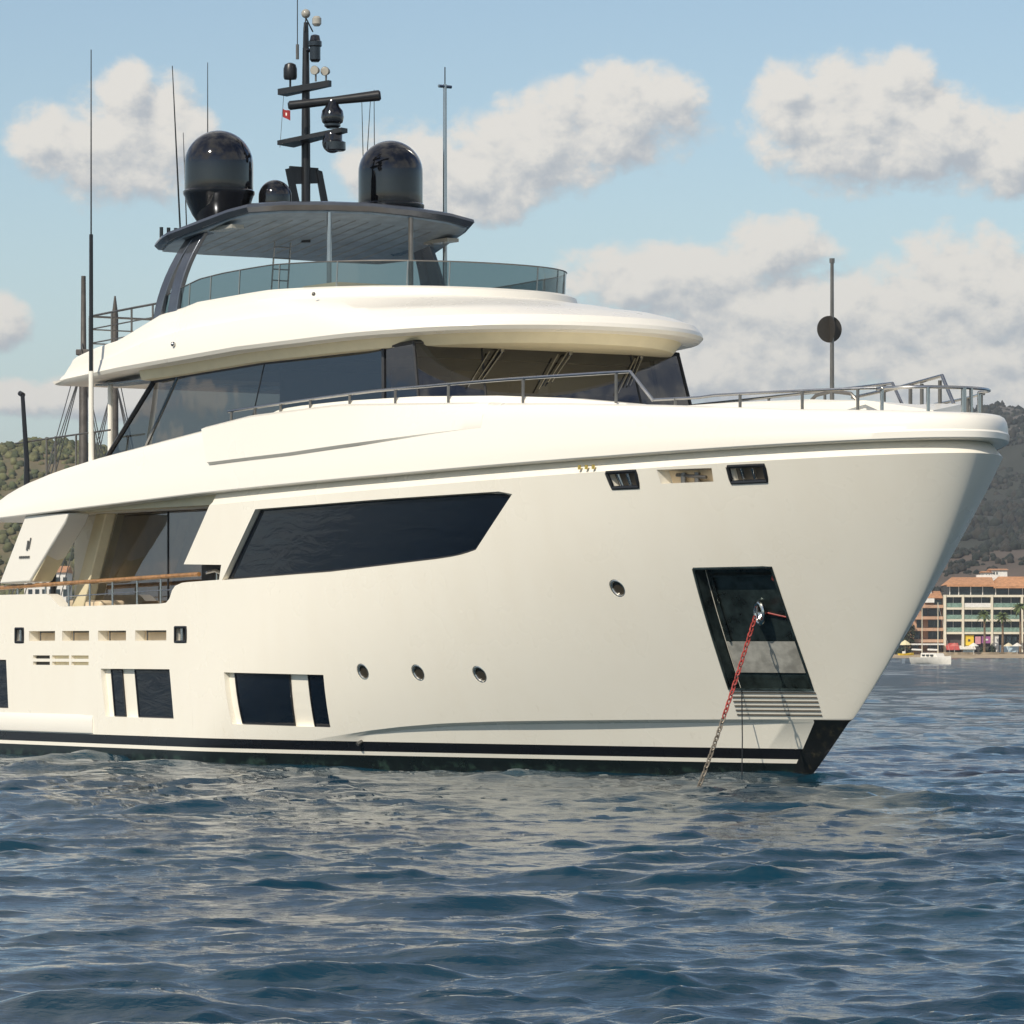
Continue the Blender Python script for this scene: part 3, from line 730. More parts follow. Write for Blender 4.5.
for u, z in ((13.9, 7.36),):
    MB().sphere(P(u, rplan(u, 5, 3.3), z), .045, 10, 8).build('deck_light', STEEL, yacht)
for u, v, z in ((9.75, 2.93, 7.98), (8.45, -.4, 7.98)):
    MB().sphere(P(u, v, z), .035, 10, 8).build('deck_light', DSTEEL, yacht)
# posts carrying the aft overhang
for sg in (1, -1): MB().tube([P(17.3, sg*2.7, 5.1), P(17.3, sg*2.7, 6.9)], .05, 10).build('overhang_post', WHITE, yacht)

# ---------------------------------------------------------------- flybridge screen
def fly(u): return rplan(u, 8.55, 2.84)
pts = []
for sg in (1, -1):
    U_ = [15.2, 14.75, 14.15, 13.4, 12.4, 11.2, 9.95, 9.0, 8.68]
    pts.append([(u, sg*fly(u)) for u in U_])
scr = pts[0]+[(8.55, .9), (8.55, -.9)][0:0]+pts[1][::-1]
gl_h = lambda u: itp(u, [(8.5,.42),(11,.42),(13,.42),(14.2,.38),(15.2,.34)])
for (u0, v0), (u1, v1) in zip(scr, scr[1:]):
    n_ = 6; row0 = []; row1 = []
    for i in range(n_+1):
        s = i/n_; u = u0+(u1-u0)*s
        if v0*v1 < 0: v = v0+(v1-v0)*s; u = 8.55+(8.68-8.55)*abs(2*s-1)**2
        else: v = (1 if v0 > 0 else -1)*fly(u)
        row0.append(P(u, v, zrt(max(u, 8.5))-.03)); row1.append(P(u-.04, v, zrt(max(u, 8.5))+gl_h(u)))
    o = MB().loft([row0, row1]).build('glass_screen', FLYGLASS, yacht, recalc=False)
    MB().tube([row1[0], row0[0]], .016, 6).build('post', STEEL, o)
    MB().tube(row1, .012, 6).build('top_rail', DSTEEL, o)
# furniture low behind the screen
MB().box((-12.4, -1.6, 8.0), (-11.2, 1.6, 8.36)).build('sun_pad', BEIGE, yacht, bevel=.06)
# aft flybridge rail
rl = MB(); A = [(15.1, 2.75), (16.3, 2.78), (17.95, 2.78), (17.98, 0), (17.95, -2.78), (15.1, -2.75)]
for dz in (.0, -.24, -.5): rl.tube([P(u, v, 8.22-.03*max(0, u-15)+dz) for u, v in A], .022 if dz == 0 else .014, 6)
rl.build('flybridge_rail', DSTEEL, yacht)
for u, v in [(15.6,2.76),(16.35,2.78),(17.1,2.78),(17.95,2.78),(17.98,1.2),(17.98,-1.2),(17.95,-2.78),(16.5,-2.78)]:
    MB().tube([P(u, v, 7.2), P(u, v, 8.2-.03*(u-15))], .022, 6).build('rail_stanchion', DSTEEL, yacht)

# ---------------------------------------------------------------- hardtop
def hz(u, v): return 9.90-(u-12.6)*.135-.012*v*v-(.05 if abs(v) > 2.6 else 0)
HT = [(12.50,0),(12.56,.9),(12.68,1.8),(12.88,2.40),(13.3,2.56),(14.9,2.86),(15.25,2.80),(16.1,2.45),(16.35,1.4),(16.4,0)]
HTm = HT+[(u, -v) for u, v in HT[-2:0:-1]]
def htrow(sc, dz): return [P(14.4+(u-14.4)*sc, v*sc, hz(14.4+(u-14.4)*sc, v*sc)+dz) for u, v in HTm]
hm = MB(); hm.loft([htrow(.5, -.12), htrow(.93, -.14), htrow(.975, -.13), htrow(1, -.05), htrow(.995, .0), htrow(.95, .035), htrow(.5, .05)], close=True, cap0=True, cap1=True)
ht = hm.build('hardtop', GREY, yacht, angle=25)
up = MB()
gr_ = []
for u, v in HT:
    u2, v2 = 14.5+(u-14.5)*.95, max(.02, v*.95)
    gr_.append([P(u2, v2*t, hz(u2, v2*t)-.168) for t in np.linspace(1, -1, 13)])
up.loft(gr_); up.loft([[(x, y, z+.05) for x, y, z in r_] for r_ in gr_])
rim_ = [r_[0] for r_ in gr_]+[r_[-1] for r_ in gr_[::-1]]
up.loft([rim_+rim_[:1], [(x, y, z+.05) for x, y, z in rim_+rim_[:1]]])
up.build('ceiling_panel', BLUEGREY, ht, angle=60)
sl = MB()
for k in range(-6, 7): sl.tube([P(u, k*.3, hz(u, k*.3)-.171) for u in np.linspace(13.1+.05*abs(k), 15.9, 8)], .0045, 4)
sl.build('ceiling_slats', DSTEEL, ht)
for sg in (1, -1):
    MB().box((-14.2, min(-sg*2.15,-sg*2.4), hz(13.9,2.3)-.235), (-13.4, max(-sg*2.15,-sg*2.4), hz(13.9,2.3)-.17)).build('ceiling_light', LAMP, ht)
    # curved legs: two flat bars each
    for du, w in ((0, .16), (.55, .13)):
        a = []
        for i in range(9):
            t = i/8; z = 7.9+(9.42-7.9)*t
            v = 2.88-.08*t-.42*t*t; u = 14.62+du*(1-t*.5)-.15*t*t
            a.append((u, v, z))
        rws = [[P(u-w, sg*(v+.05), z), P(u+w, sg*(v+.05), z), P(u+w, sg*(v-.05), z), P(u-w, sg*(v-.05), z)] for u, v, z in a]
        MB().loft(rws, close=True, cap0=True, cap1=True).build('hardtop_leg', GREY, yacht, bevel=.015)
    MB().tube([P(12.62, sg*.86, 8.05), P(12.62, sg*.86, 9.72)], .045, 10).build('hardtop_post', STEEL if sg > 0 else DSTEEL, yacht)
# boarding ladder to the hardtop
ld = MB()
for dv in (-.17, .17): ld.tube([P(15.15, .42+dv, 7.9), P(14.95, .42+dv, 9.4)], .018, 6)
for k in range(7): ld.tube([P(15.12-.03*k, .25, 8.1+.2*k), P(15.12-.03*k, .59, 8.1+.2*k)], .014, 6)
ld.build('ladder', STEEL, yacht)
# satellite domes
def dome(u, v, zb, r, zt, name='satellite_dome'):
    cyl = zt-r*1.0; prof = [(r*.98, zb), (r, zb+.06)]+[(r, zb+.06+(cyl-zb-.06)*i/3) for i in range(1, 4)]+[(max(1e-3, r*cos(pi/2*i/12)), cyl+(zt-cyl)*sin(pi/2*i/12)) for i in range(1, 13)]
    x, y, _ = P(u, v, 0); o = MB().lathe(prof, x, y, 40).build(name, BLACK, yacht, angle=50)
    base = hz(u, v)
    MB().lathe([(r*.50, base-.02), (r*.55, base+.03), (r*.78, base+(zb-base)*.38), (r*.93, base+(zb-base)*.68), (r*1.0, zb-.07), (r*1.04, zb-.03), (r*1.045, zb+.02), (r*1.0, zb+.045)], x, y, 40).build('pedestal', BLACK, o)
    return o
dome(14.83, 1.83, 10.20, .62, 11.32); dome(14.83, -1.83, 10.17, .60, 11.38)
dome(14.25, 1.0, 9.95, .30, 10.43)
x, y, _ = P(14.45, -1.15, 0)
MB().lathe([(.30, hz(14.45,1.15)+.02), (.335, hz(14.45,1.15)+.12), (.335, hz(14.45,1.15)+.28), (.29, hz(14.45,1.15)+.33), (.05, hz(14.45,1.15)+.34)], x, y, 32).build('flat_radome', BLACK, yacht)
# ---------------------------------------------------------------- mast
MU = 14.83
ms = MB(); ms.tube([P(MU, 0, 9.4), P(MU, 0, 11.6), P(MU, 0, 12.95)], [.085, .08, .06], 12)
ms.prism([P(MU-.02, .30, 10.75), P(MU-.02, .42, 10.72), P(MU-.02, .12, 9.5), P(MU-.02, -.02, 9.5)], P(.06, 0, 0))
ms.prism([P(MU-.02, -.22, 10.75), P(MU-.02, -.34, 10.72), P(MU-.02, -.62, 9.5), P(MU-.02, -.48, 9.5)], P(.06, 0, 0))
ms.prism([P(MU, .33, 10.78), P(MU, -.27, 10.78), P(MU, -.27, 10.5), P(MU, .30, 10.45)], P(.05, 0, 0))
mast = ms.build('mast', DARK, yacht)
def plate(u0, v0, z0, u1, v1, z1, w0, w1, th):
    d = Vector((u1-u0, v1-v0)).normalized(); nx, ny = -d.y, d.x
    a = [P(u0+nx*w0, v0+ny*w0, z0), P(u1+nx*w1, v1+ny*w1, z1), P(u1-nx*w1, v1-ny*w1, z1), P(u0-nx*w0, v0-ny*w0, z0)]
    return MB().prism(a, (0, 0, th))
# lower spreader with radar
plate(15.05, .30, 11.16, 13.85, -.22, 11.33, .26, .10, .08).build('lower_spreader', DARK, mast)
rx = (14.1, -.12)
x, y, _ = P(*rx, 0)
gb = MB().lathe([(.10, 11.42), (.15, 11.46), (.15, 11.50), (.19, 11.53), (.21, 11.62), (.19, 11.74), (.14, 11.80), (.11, 11.86), (.09, 11.93)], x, y, 20).build('radar_gearbox', BLACK, mast)
g2 = MB().sphere((x, y, 11.16), .19, 20, 12); g2.lathe([(.17, 11.16), (.17, 11.3), (.15, 11.34)], x+.02, y, 20)
g2.build('searchlight', BLACK, mast)
MB().lathe([(.16, -.02), (.19, 0), (.19, .14), (.1, .18)], x+.1, y, 16, 11.02).build('camera_ball', BLACK, mast)
a_ = Vector(P(14.55, .55, 11.83)); b_ = Vector(P(13.6, -.84, 12.02))
rb = MB().tube([a_, a_.lerp(b_, .02), a_.lerp(b_, .5), a_.lerp(b_, .98), b_], [.05, .085, .075, .10, .07], 12); rb.build('radar_scanner', DARK, mast)
# upper spreader with small dome and floodlights
plate(15.2, .28, 12.10, 14.25, -.16, 12.2, .15, .05, .11).build('upper_spreader', DARK, mast)
x, y, _ = P(15.05, .2, 0)
MB().lathe([(.02, 12.2), (.02, 12.38), (.11, 12.39), (.125, 12.43), (.125, 12.58), (.10, 12.66), (.04, 12.69)], x, y, 20).build('gps_dome', DARK, mast)
for dv in (.10, -.12):
    fl = MB(); c_ = Vector(P(14.45, dv-.08, 12.5)); d_ = Vector(P(-.55, .85, -.05)).normalized()
    fl.tube([c_-d_*.05, c_+d_*.06], [.06, .085], 14); fl.tube([c_-Vector((0,0,.2)), c_], .02, 6); o = fl.build('floodlight', DSTEEL, mast)
    MB().tube([c_+d_*.058, c_+d_*.068], .078, 14).build('lens', LAMP, o)
cc = MB(); x, y, _ = P(14.62, -.07, 0)
cc.lathe([(.07, 12.68), (.10, 12.72), (.10, 12.95), (.125, 12.97), (.125, 13.05), (.10, 13.07), (.08, 13.16), (.03, 13.18)], x, y, 16); cc.tube([P(14.8, 0, 12.9), P(14.62, -.07, 12.9)], .04, 6); cc.build('night_camera', BLACK, mast)
x, y, _ = P(MU, 0, 0)
tp = MB().lathe([(.06, 12.9), (.05, 13.3), (.04, 13.42)], x, y, 8); tp.tube([P(MU-.05, .06, 13.25), P(MU, 0, 13.5)], .014, 6); tp.tube([P(MU-.05, -.12, 13.25), P(MU, 0, 13.5)], .014, 6)
tp.build('mast_top', DARK, mast)
MB().sphere(P(MU, 0, 13.58), .085, 16, 10).build('masthead_lamp', LAMP, mast)
MB().lathe([(.05, 13.32), (.085, 13.36), (.085, 13.46), (.05, 13.5)], P(MU-.3, -.05, 0)[0], P(MU-.3, -.05, 0)[1], 14).build('nav_lamp', LAMP, mast)
MB().tube([P(MU+.1, .12, 13.0), P(MU+.1, .12, 14.6)], .010, 6).build('whip_antenna', DARK, mast)
MB().tube([P(MU+.1, .12, 12.75), P(MU+.1, .12, 13.02)], .03, 8).build('antenna_base', DSTEEL, mast)
hal = MB(); hal.tube([P(15.2, .25, 12.1), P(15.2, .33, 11.15)], .005, 4); hal.build('halyard', DARK, mast)
# ---------------------------------------------------------------- whip antennas
def whip(u0, v0, z0, u1, v1, z1, r, m=DARK, name='whip_antenna'):
    return MB().tube([P(u0, v0, z0), P((u0+u1)/2, (v0+v1)/2, (z0+z1)/2), P(u1, v1, z1)], [r, r*.8, r*.45], 6).build(name, m, yacht)
whip(15.6, 2.18, 9.35, 15.7, 2.30, 12.55, .020); whip(15.25, 2.25, 9.35, 15.3, 2.3, 11.3, .014)
whip(15.6, 1.62, 9.4, 15.6, 1.62, 12.65, .016)
whip(15.9, -1.95, 9.4, 15.95, -1.9, 12.35, .014); whip(16.0, -1.92, 9.4, 15.75, -1.98, 12.4, .014); whip(16.2, -2.35, 9.3, 16.15, -2.3, 12.5, .014)
for v in (2.2, 2.35, 2.5): MB().tube([P(15.75, v, 9.35), P(15.75, v, 9.62)], .035, 8).build('antenna_base', BLACK, yacht)
# tall antenna starboard aft: white fibreglass base, dark whip
MB().tube([P(16.56, 3.5, 5.25), P(16.56, 3.5, 7.02)], [.05, .045], 10).build('antenna_tube', WHITE, yacht)
MB().tube([P(16.56, 3.5, 7.02), P(16.56, 3.5, 9.5)], [.042, .036], 8).build('whip_antenna', DARK, yacht)
MB().tube([P(16.56, 3.5, 9.5), P(16.56, 3.5, 12.85)], [.016, .010], 6).build('whip_antenna', DARK, yacht)
# stayed pole with cross piece to port
pr = MB().tube([P(14.63, -2.9, 8.0), P(14.63, -2.9, 12.48)], [.045, .035], 10); pr.tube([P(14.63, -2.76, 12.44), P(14.63, -3.04, 12.44)], .03, 8); pr.build('antenna_pole', STEEL, yacht)
MB().tube([P(14.63, -2.9, 12.48), P(14.63, -2.9, 12.8)], .012, 6).build('whip_antenna', DARK, yacht)

# ---------------------------------------------------------------- rails on the foredeck
def zr(u): return itp(u, [(1.07,6.22),(4,6.22),(7.2,6.2),(9.5,6.14),(11.75,6.07)])
def vr(u): return half(u, 5)-.42
for sg in (1, -1):
    sr = MB(); sr.tube([P(u, sg*vr(u), zr(u)) for u in np.linspace(11.75, 1.07, 26)]+[P(.62, sg*(vr(.62)), 5.76)], .026, 8)
    o = sr.build('side_rail', STEEL, yacht)
    for u in (11.65, 10.85, 10.0, 9.05, 7.85, 6.55, 5.15, 3.35, 1.35):
        MB().tube([P(u, sg*vr(u), 5.75), P(u, sg*vr(u), zr(u))], .024, 8).build('stanchion', DSTEEL, o)
    # low bow rail rising into the pulpit
    us = np.linspace(.6, -3.0, 14)
    pts_ = [P(u, sg*(half(u, 5)-.42), 5.77+.02*(u < -.5)+.03*max(0, -u)/3) for u in us]
    br_ = MB().tube(pts_, .022, 8)
    o = br_.build('bow_rail', STEEL, yacht)
    for u in (.2, -.95, -1.95, -2.75):
        MB().tube([P(u, sg*(half(u, 5)-.42), ztop(u)-.03), P(u, sg*(half(u, 5)-.42), 5.78+.03*max(0,-u)/3)], .024, 8).build('stanchion', DSTEEL, o)
# pulpit round the stem head
pu = []
for i in range(17):
    a = -pi/2+pi*i/16; pu.append(P(-3.0-.75*cos(a), half(-3.0, 5)*0+ .93*sin(a), 5.82))
pu = [P(-3.0, -(half(-3.0, 5)-.42), 5.80)]+pu+[P(-3.0, half(-3.0, 5)-.42, 5.80)]
pulpit = MB().tube(pu, .026, 8).build('pulpit', STEEL, yacht)
for v, u in ((.93, -3.0), (.55, -3.6), (-.15, -3.74), (-.93, -3.0), (.0, -3.75)):
    MB().tube([P(u, v, 5.40), P(u, v, 5.82)], .028 if v != 0 else .04, 8).build('stanchion', STEEL, pulpit)
pt = MB(); pt.tube([P(2.0, -2.5, 6.03), P(.2, -2.05, 6.1), P(-1.45, -1.5, 6.17), P(-1.75, -1.48, 5.72)], .03, 8)
pt.build('bow_gate_rail', STEEL, yacht)
for u, v in ((1.0, -2.3), (-.2, -1.9), (-.6, -1.8), (-1.4, -1.5)):
    MB().tube([P(u, v, 5.5), P(u, v, 6.1)], .03, 8).build('rail_stanchion', DSTEEL, yacht)
# trunk on the foredeck and deck sheet
tk = MB(); tw = [(5.9,1.9),(3,1.7),(0,1.5),(-1.5,1.25),(-2.6,.95)]
tk.loft([[P(u, v, 5.0) for u, v in tw]+[P(-3.4,0,5.0)]+[P(u, -v, 5.0) for u, v in tw[::-1]],
         [P(u, v-.03, 5.66) for u, v in tw]+[P(-3.05,0,5.52)]+[P(u, -v+.03, 5.66) for u, v in tw[::-1]],
         [P(u, v-.12, 5.74-.02*(u < 0)) for u, v in tw[:-1]]+[P(-2.3,.7,5.68), P(-2.7,0,5.62), P(-2.3,-.7,5.68)]+[P(u, -v+.12, 5.74-.02*(u < 0)) for u, v in tw[:-1][::-1]]], close=True, cap1=True)
tk.build('foredeck_trunk', WHITE, yacht, angle=40)
fd = MB(); fu = np.linspace(-4.0, 6.5, 20)
fd.loft([[P(u, half(u, 5)-.45 if half(u,5) > .5 else 0.02, 5.12) for u in fu], [P(u, -max(.02, half(u, 5)-.45), 5.12) for u in fu]])
fd.build('foredeck', TEAK, yacht)
ud = MB().box((-20.1, -3.3, 4.75), (-6.0, 3.3, 4.9)); ud.build('upper_deck', TEAK, yacht)
# pole that carries the anchor ball, in its hoop
pb = MB().tube([P(-.64, 0, 5.6), P(-.64, 0, 7.9)], [.035, .026], 8); pb.tube([P(-.64, 0, 7.88), P(-.64, 0, 7.95)], .04, 8)
hoop = [P(-.95, .05, 5.4), P(-.95, .05, 5.75), P(-.85, .03, 5.86), P(-.5, 0, 5.89), P(-.2, -.02, 5.84), P(-.1, -.03, 5.74), P(-.1, -.03, 5.4)]
hoop = [P(u, v, z) for u, v, z in ((-.25, .12, 5.5), (-.25, .12, 5.78), (-.35, .08, 5.87), (-.64, 0, 5.92), (-1.0, -.08, 5.87), (-1.1, -.1, 5.78), (-1.1, -.1, 5.5))]
pb.tube(hoop, .03, 8); pb.build('signal_pole', DSTEEL, yacht)
# ---------------------------------------------------------------- aft end of the upper deck
for sg in (1, -1):
    pts_ = [P(u, sg*3.25, z) for u, z in ((16.3, 5.95), (17.2, 5.93), (18.3, 5.9), (20.0, 5.85))]
    MB().tube(pts_, .018, 6).build('aft_rail', DSTEEL, yacht)
for sg in (1, -1):
    for u in (16.9, 17.6, 18.4, 18.75, 19.6): MB().tube([P(u, sg*3.25, 4.9), P(u, sg*3.25, 5.92)], .022, 6).build('rail_stanchion', DSTEEL, yacht)
MB().box((-18.6, -2.6, 4.9), (-17.2, -1.0, 5.34)).build('deck_locker', WHITE, yacht, bevel=.15)
MB().tube([P(19.45, 3.3, 4.7), P(19.45, 3.3, 5.5), P(19.62, 3.3, 6.75)], [.07, .05, .04], 8).build('flagstaff', DARK, yacht)
MB().tube([P(19.6, 3.3, 6.74), P(19.72, 3.3, 6.78)], .05, 8).build('flagstaff_head', DARK, yacht)

# ---------------------------------------------------------------- things that hang from the yacht
def world(u, v, z): 
    x, y, z = P(u, v, z); return Vector((4.53+x*cos(YAW)-y*sin(YAW), 66.2+x*sin(YAW)+y*cos(YAW), z))
c0 = world(-.49, half(-.49, 2.53)-.02, 2.47); c1 = world(-2.45, 4.05, -.4)
ch = thing('anchor_chain', 'anchor chain painted red in its upper half hanging from the bow pocket into the water', 'chain', c0)
def links(t0, t1, m, name):
    mb = MB(); L_ = (c1-c0).length; step = .10; nl = int(L_/step)
    d = (c1-c0).normalized(); a = d.cross(Vector((0,0,1))).normalized(); b_ = d.cross(a)
    for i in range(int(nl*t0), int(nl*t1)):
        s = (i+.5)/nl; ctr = (c1-c0)*s-Vector((0,0,.10*sin(pi*s))); e = a if i % 2 else b_; e = (e+(b_ if i % 2 else -a)*.35).normalized()
        lp = [ctr+d*(.044*cos(q)+ (.022 if cos(q) > 0 else -.022))+e*.031*sin(q) for q in [2*pi*k/12 for k in range(13)]]
        mb.tube(lp, .012, 6, caps=False)
    o = mb.build(name, m, ch); return o
links(0, .50, RED, 'painted_links'); links(.50, 1, GALV, 'bare_links')
rp = thing('strand', 'thin dark rope hanging from the anchor pocket to the water beside the chain', 'strand', world(.30, half(.30, 1.3)+.03, 1.36))  # thin dark vertical tube from the pocket's lower edge to the water
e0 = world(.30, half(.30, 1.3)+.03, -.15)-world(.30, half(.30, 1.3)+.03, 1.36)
MB().tube([(0, 0, .02), tuple(e0*.5+Vector((.01, 0, 0))), tuple(e0)], .010, 6).build('strand_tube', DARK, rp)
fl = thing('flag', 'small red flag with a white mark hanging on the mast halyard', 'flag', world(15.2, .27, 11.78))
fl.scale = (.42, .42, .55)
gm = MB(); gr = []
for i in range(9):
    s = i/8; gr.append([(s*.42*.8, -.3*s*.42+.03*sin(7*s), .16-.10*s-.02*sin(5*s)), (s*.42*.8, -.3*s*.42+.03*sin(7*s+.6), -.12-.13*s)])
gm.loft(gr); gm.build('flag_cloth', REDCLOTH, fl, recalc=False)
MB().loft([[(.13,-.075,.02),(.25,-.105,-.02)],[(.13,-.075,-.08),(.25,-.105,-.12)]]).build('white_mark', WHITE, fl, recalc=False)
w_ = world(-.60, .02, 6.87)
ab = thing('anchor_ball', 'black day signal ball of crossed discs on the pole above the foredeck', 'day signal', w_)
for k, ang in ((0, .35), (1, .35+pi/2)):
    mb = MB(); dv = Vector((cos(ang), sin(ang), 0)); nr_ = Vector((-sin(ang), cos(ang), 0))*.006; N = 36
    pts_ = [dv*.205*cos(2*pi*i/N)+Vector((0,0,.205*sin(2*pi*i/N))) for i in range(N)]
    mb.prism([q-nr_ for q in pts_], nr_*2); mb.build('disc', mat('signal_black', (.035,.032,.028), .6) if k == 0 else MATS['signal_black'], ab)

# ================================================================ SEA
def sea():
    rng = np.random.RandomState(11)
    # radial rows: spacing follows the distance so that waves stay resolved
    d = [4.0]
    while d[-1] < 855:
        q = d[-1]; d.append(q+min(max(.04 if q > 13 else .14, q*q/8600*.26), 1.5))
    d = np.array(d)
    a = np.r_[np.linspace(-180, -130, 16)[:-1], np.linspace(-130, -92, 70)[:-1], np.linspace(-92, -52, 380)[:-1], np.linspace(-52, -14, 60)[:-1], np.linspace(-14, -8.6, 60)[:-1], np.linspace(-8.6, 8.6, 620)[:-1], np.linspace(8.6, 14, 60)[:-1], np.linspace(14, 180, 60)]
    a = np.radians(a)
    Dg, Ag = np.meshgrid(d, a, indexing='ij'); X = Dg*np.sin(Ag); Y = Dg*np.cos(Ag)
    sp = np.gradient(d)[:, None]*np.ones_like(X)
    lat = Dg*np.abs(np.gradient(a))[None, :]
    res_ = np.maximum(sp*.8, lat)
    Zs = np.zeros_like(X); DX = np.zeros_like(X); DY = np.zeros_like(X)
    wind = math.radians(-84)
    def waves(n, l0, l1, rms, spread, wd, chop):
        nonlocal Zs, DX, DY
        lams = l0*(l1/l0)**rng.rand(n); s0 = rms*math.sqrt(2/n)
        for lam in lams:
            th = wd+rng.normal(0, spread); k = 2*pi/lam; amp = s0*rng.uniform(.6, 1.3)/k
            ph = rng.rand()*2*pi; kx, ky = k*cos(th), k*sin(th)
            att = np.clip((lam/res_-1.6)/1.8, 0, 1)
            if att.max() == 0: continue
            f_ = kx*X+ky*Y+ph; s_, c_ = np.sin(f_), np.cos(f_)
            Zs += att*amp*c_; DX -= att*amp*cos(th)*s_*chop; DY -= att*amp*sin(th)*s_*chop
    waves(22, 3.5, 9, .028, .45, wind, 1.0)
    waves(40, 1.0, 3.5, .031, .6, wind, 1.2)
    waves(52, .34, 1.0, .06, .8, wind, 1.2)
    waves(40, .14, .34, .05, .9, wind, 1.0)
    # short steep wavelets that stand up here and there above the rest
    for l0, l1, A, e_, seed in ((1.5, 3.0, .0080, 1.0, 3), (.6, 1.4, .0058, 1.0, 4), (.28, .6, .0027, 1.0, 5)):
        r2 = np.random.RandomState(seed); hh = np.zeros_like(X); N_ = 22
        for i in range(N_):
            lam = l0*(l1/l0)**r2.rand(); th = wind+r2.normal(0, .33); k = 2*pi/lam
            hh += np.cos(k*cos(th)*X+k*sin(th)*Y+r2.rand()*6.283)*np.clip((lam/res_-1.6)/1.8, 0, 1)
        hh /= math.sqrt(N_/2)
        Zs += A*(np.exp(e_*np.minimum(hh, 2.5))-1.65)
    # patches of stronger and weaker chop
    g = 1+.30*np.sin(X*.31+Y*.15+1)*np.sin(Y*.23-X*.14)+.25*np.sin(X*.09-Y*.05+2)*np.sin(Y*.08+X*.05)
    Zs *= g
    # the sea lies flat at the distant shore
    V = np.stack([X+DX, Y+DY, Zs], -1).reshape(-1, 3)
    nr_, nc = X.shape
    idx = np.arange(nr_*nc).reshape(nr_, nc)
    q = np.stack([idx[:-1, :-1], idx[:-1, 1:], idx[1:, 1:], idx[1:, :-1]], -1).reshape(-1, 4)[:, ::-1]
    me = bpy.data.meshes.new('water'); me.vertices.add(len(V)); me.vertices.foreach_set('co', V.astype(np.float32).ravel())
    me.loops.add(q.size); me.loops.foreach_set('vertex_index', q.astype(np.int32).ravel())
    me.polygons.add(len(q)); me.polygons.foreach_set('loop_start', np.arange(0, q.size, 4, dtype=np.int32))
    me.polygons.foreach_set('use_smooth', np.ones(len(q), bool)); me.update(calc_edges=True); me.validate()
    return me
WM = bpy.data.materials.new('sea_water'); WM.use_nodes = True
n = NB(WM.node_tree); p = WM.node_tree.nodes['Principled BSDF']
tc = n.new('ShaderNodeTexCoord').outputs['Object']
big = n.noise(tc, .09, 3)
n.put(p.inputs['Base Color'], n.mix(n.mr(big, .35, .65), (.003, .027, .050), (.004, .035, .058)))
p.inputs['Roughness'].default_value = .06; p.inputs['IOR'].default_value = 1.333; p.inputs['Specular IOR Level'].default_value = .5
mp = n.new('ShaderNodeMapping'); n.put(mp.inputs[0], tc); mp.inputs['Rotation'].default_value = (0, 0, .45); mp.inputs['Scale'].default_value = (1, 1.9, 1)
h1 = n.noise(mp.outputs[0], 4.2, 5, .62); h2 = n.noise(mp.outputs[0], 1.0, 5, .62)
dist = n.vm('LENGTH', tc)
b1 = n.new('ShaderNodeBump'); b1.inputs['Strength'].default_value = .35; b1.inputs['Distance'].default_value = .026; n.put(b1.inputs['Height'], h1)
b2 = n.new('ShaderNodeBump'); n.put(b2.inputs['Strength'], n.mr(dist, 45, 170, .18, 1.0)); b2.inputs['Distance'].default_value = .22; n.put(b2.inputs['Height'], h2); n.put(b2.inputs['Normal'], b1.outputs[0])
n.put(p.inputs['Normal'], b2.outputs[0])
water = obj('water', sea(), WM); tag(water, kind='structure')

# ================================================================ SHORE AND HILLS
def terr(name, xs, ys, fz, m):
    Xg, Yg = np.meshgrid(xs, ys); V = [(x, y, fz(x, y)) for x, y in zip(Xg.ravel(), Yg.ravel())]
    nx = len(xs); fs = [(j*nx+i, j*nx+i+1, (j+1)*nx+i+1, (j+1)*nx+i) for j in range(len(ys)-1) for i in range(nx-1)]
    return tag(MB().add(V, fs).build(name, m, None, angle=180, recalc=False), kind='structure')
SAND = mat('beach_sand', (.42, .33, .22), .9, var=.15, vscale=.2)
gm_ = terr('ground', np.r_[-5000, -1500, np.linspace(-500, 600, 70), 1500, 6000], np.r_[846, 852, 856, 860, 880, 1000, 2000, 5000, 15000], lambda x, y: -.6 if y < 850 else (.15 if y < 855 else (.5 if y < 858 else .75))+.15*sin(x*.13), SAND)
def fbm(x, y, s, o=5): return mnoise.fractal((x*s, y*s, 3.1), 1.0, 2.0, o)
# left wooded hill: crest about 45 m
def zl(x, y):
    crest = 36*math.exp(-((x+106)/48)**2)+30*math.exp(-((x+190)/80)**2)+16*math.exp(-((x+40)/60)**2)
    t = min(1, max(0, (y-868)/150)); t = t*t*(3-2*t)
    return .6+crest*t*(1-.0016*max(0, y-1050))+fbm(x, y, .012)*5*t
HL = mat('hill_scrub', (.085, .085, .042), .95, var=.3, vscale=.08, col2=(.16, .125, .075))
terr('hills', np.linspace(-420, 60, 90), np.linspace(864, 1350, 70), zl, HL)
# right mountain: ridge about 150 m at 2.5 km, bare brown foot
def zrm(x, y):
    ridge = 134+.10*(x-295)+14*math.exp(-((x-275)/28)**2)*0-55*(1-1/(1+math.exp(-(x-120)/60)))+5*sin(x*.05)
    t = min(1, max(0, (y-1250)/1250)); t = t**.8
    back = max(0, (y-2550)/1500)
    foot = 21*math.exp(-((y-1280)/170)**2)*(.55+.45*math.exp(-((x-170)/90)**2))
    return .6+ridge*t*(1-back)+foot+fbm(x, y, .006)*17*min(1, t*1.6)
HR = bpy.data.materials.new('mountain_slope'); HR.use_nodes = True
n = NB(HR.node_tree); p = HR.node_tree.nodes['Principled BSDF']; tc = n.new('ShaderNodeTexCoord').outputs['Object']
sp = n.new('ShaderNodeSeparateXYZ'); n.put(sp.inputs[0], tc)
bare = n.mix(n.noise(tc, .05, 6, .7), (.035, .032, .024), (.15, .108, .08)); wood = n.mix(n.noise(tc, .03, 6, .7), (.014, .019, .014), (.04, .042, .028))
rock = n.mr(n.noise(tc, .011, 5, .6), .5, .62)
c = n.mix(n.m('MULTIPLY', rock, .8), wood, (.13, .115, .10))
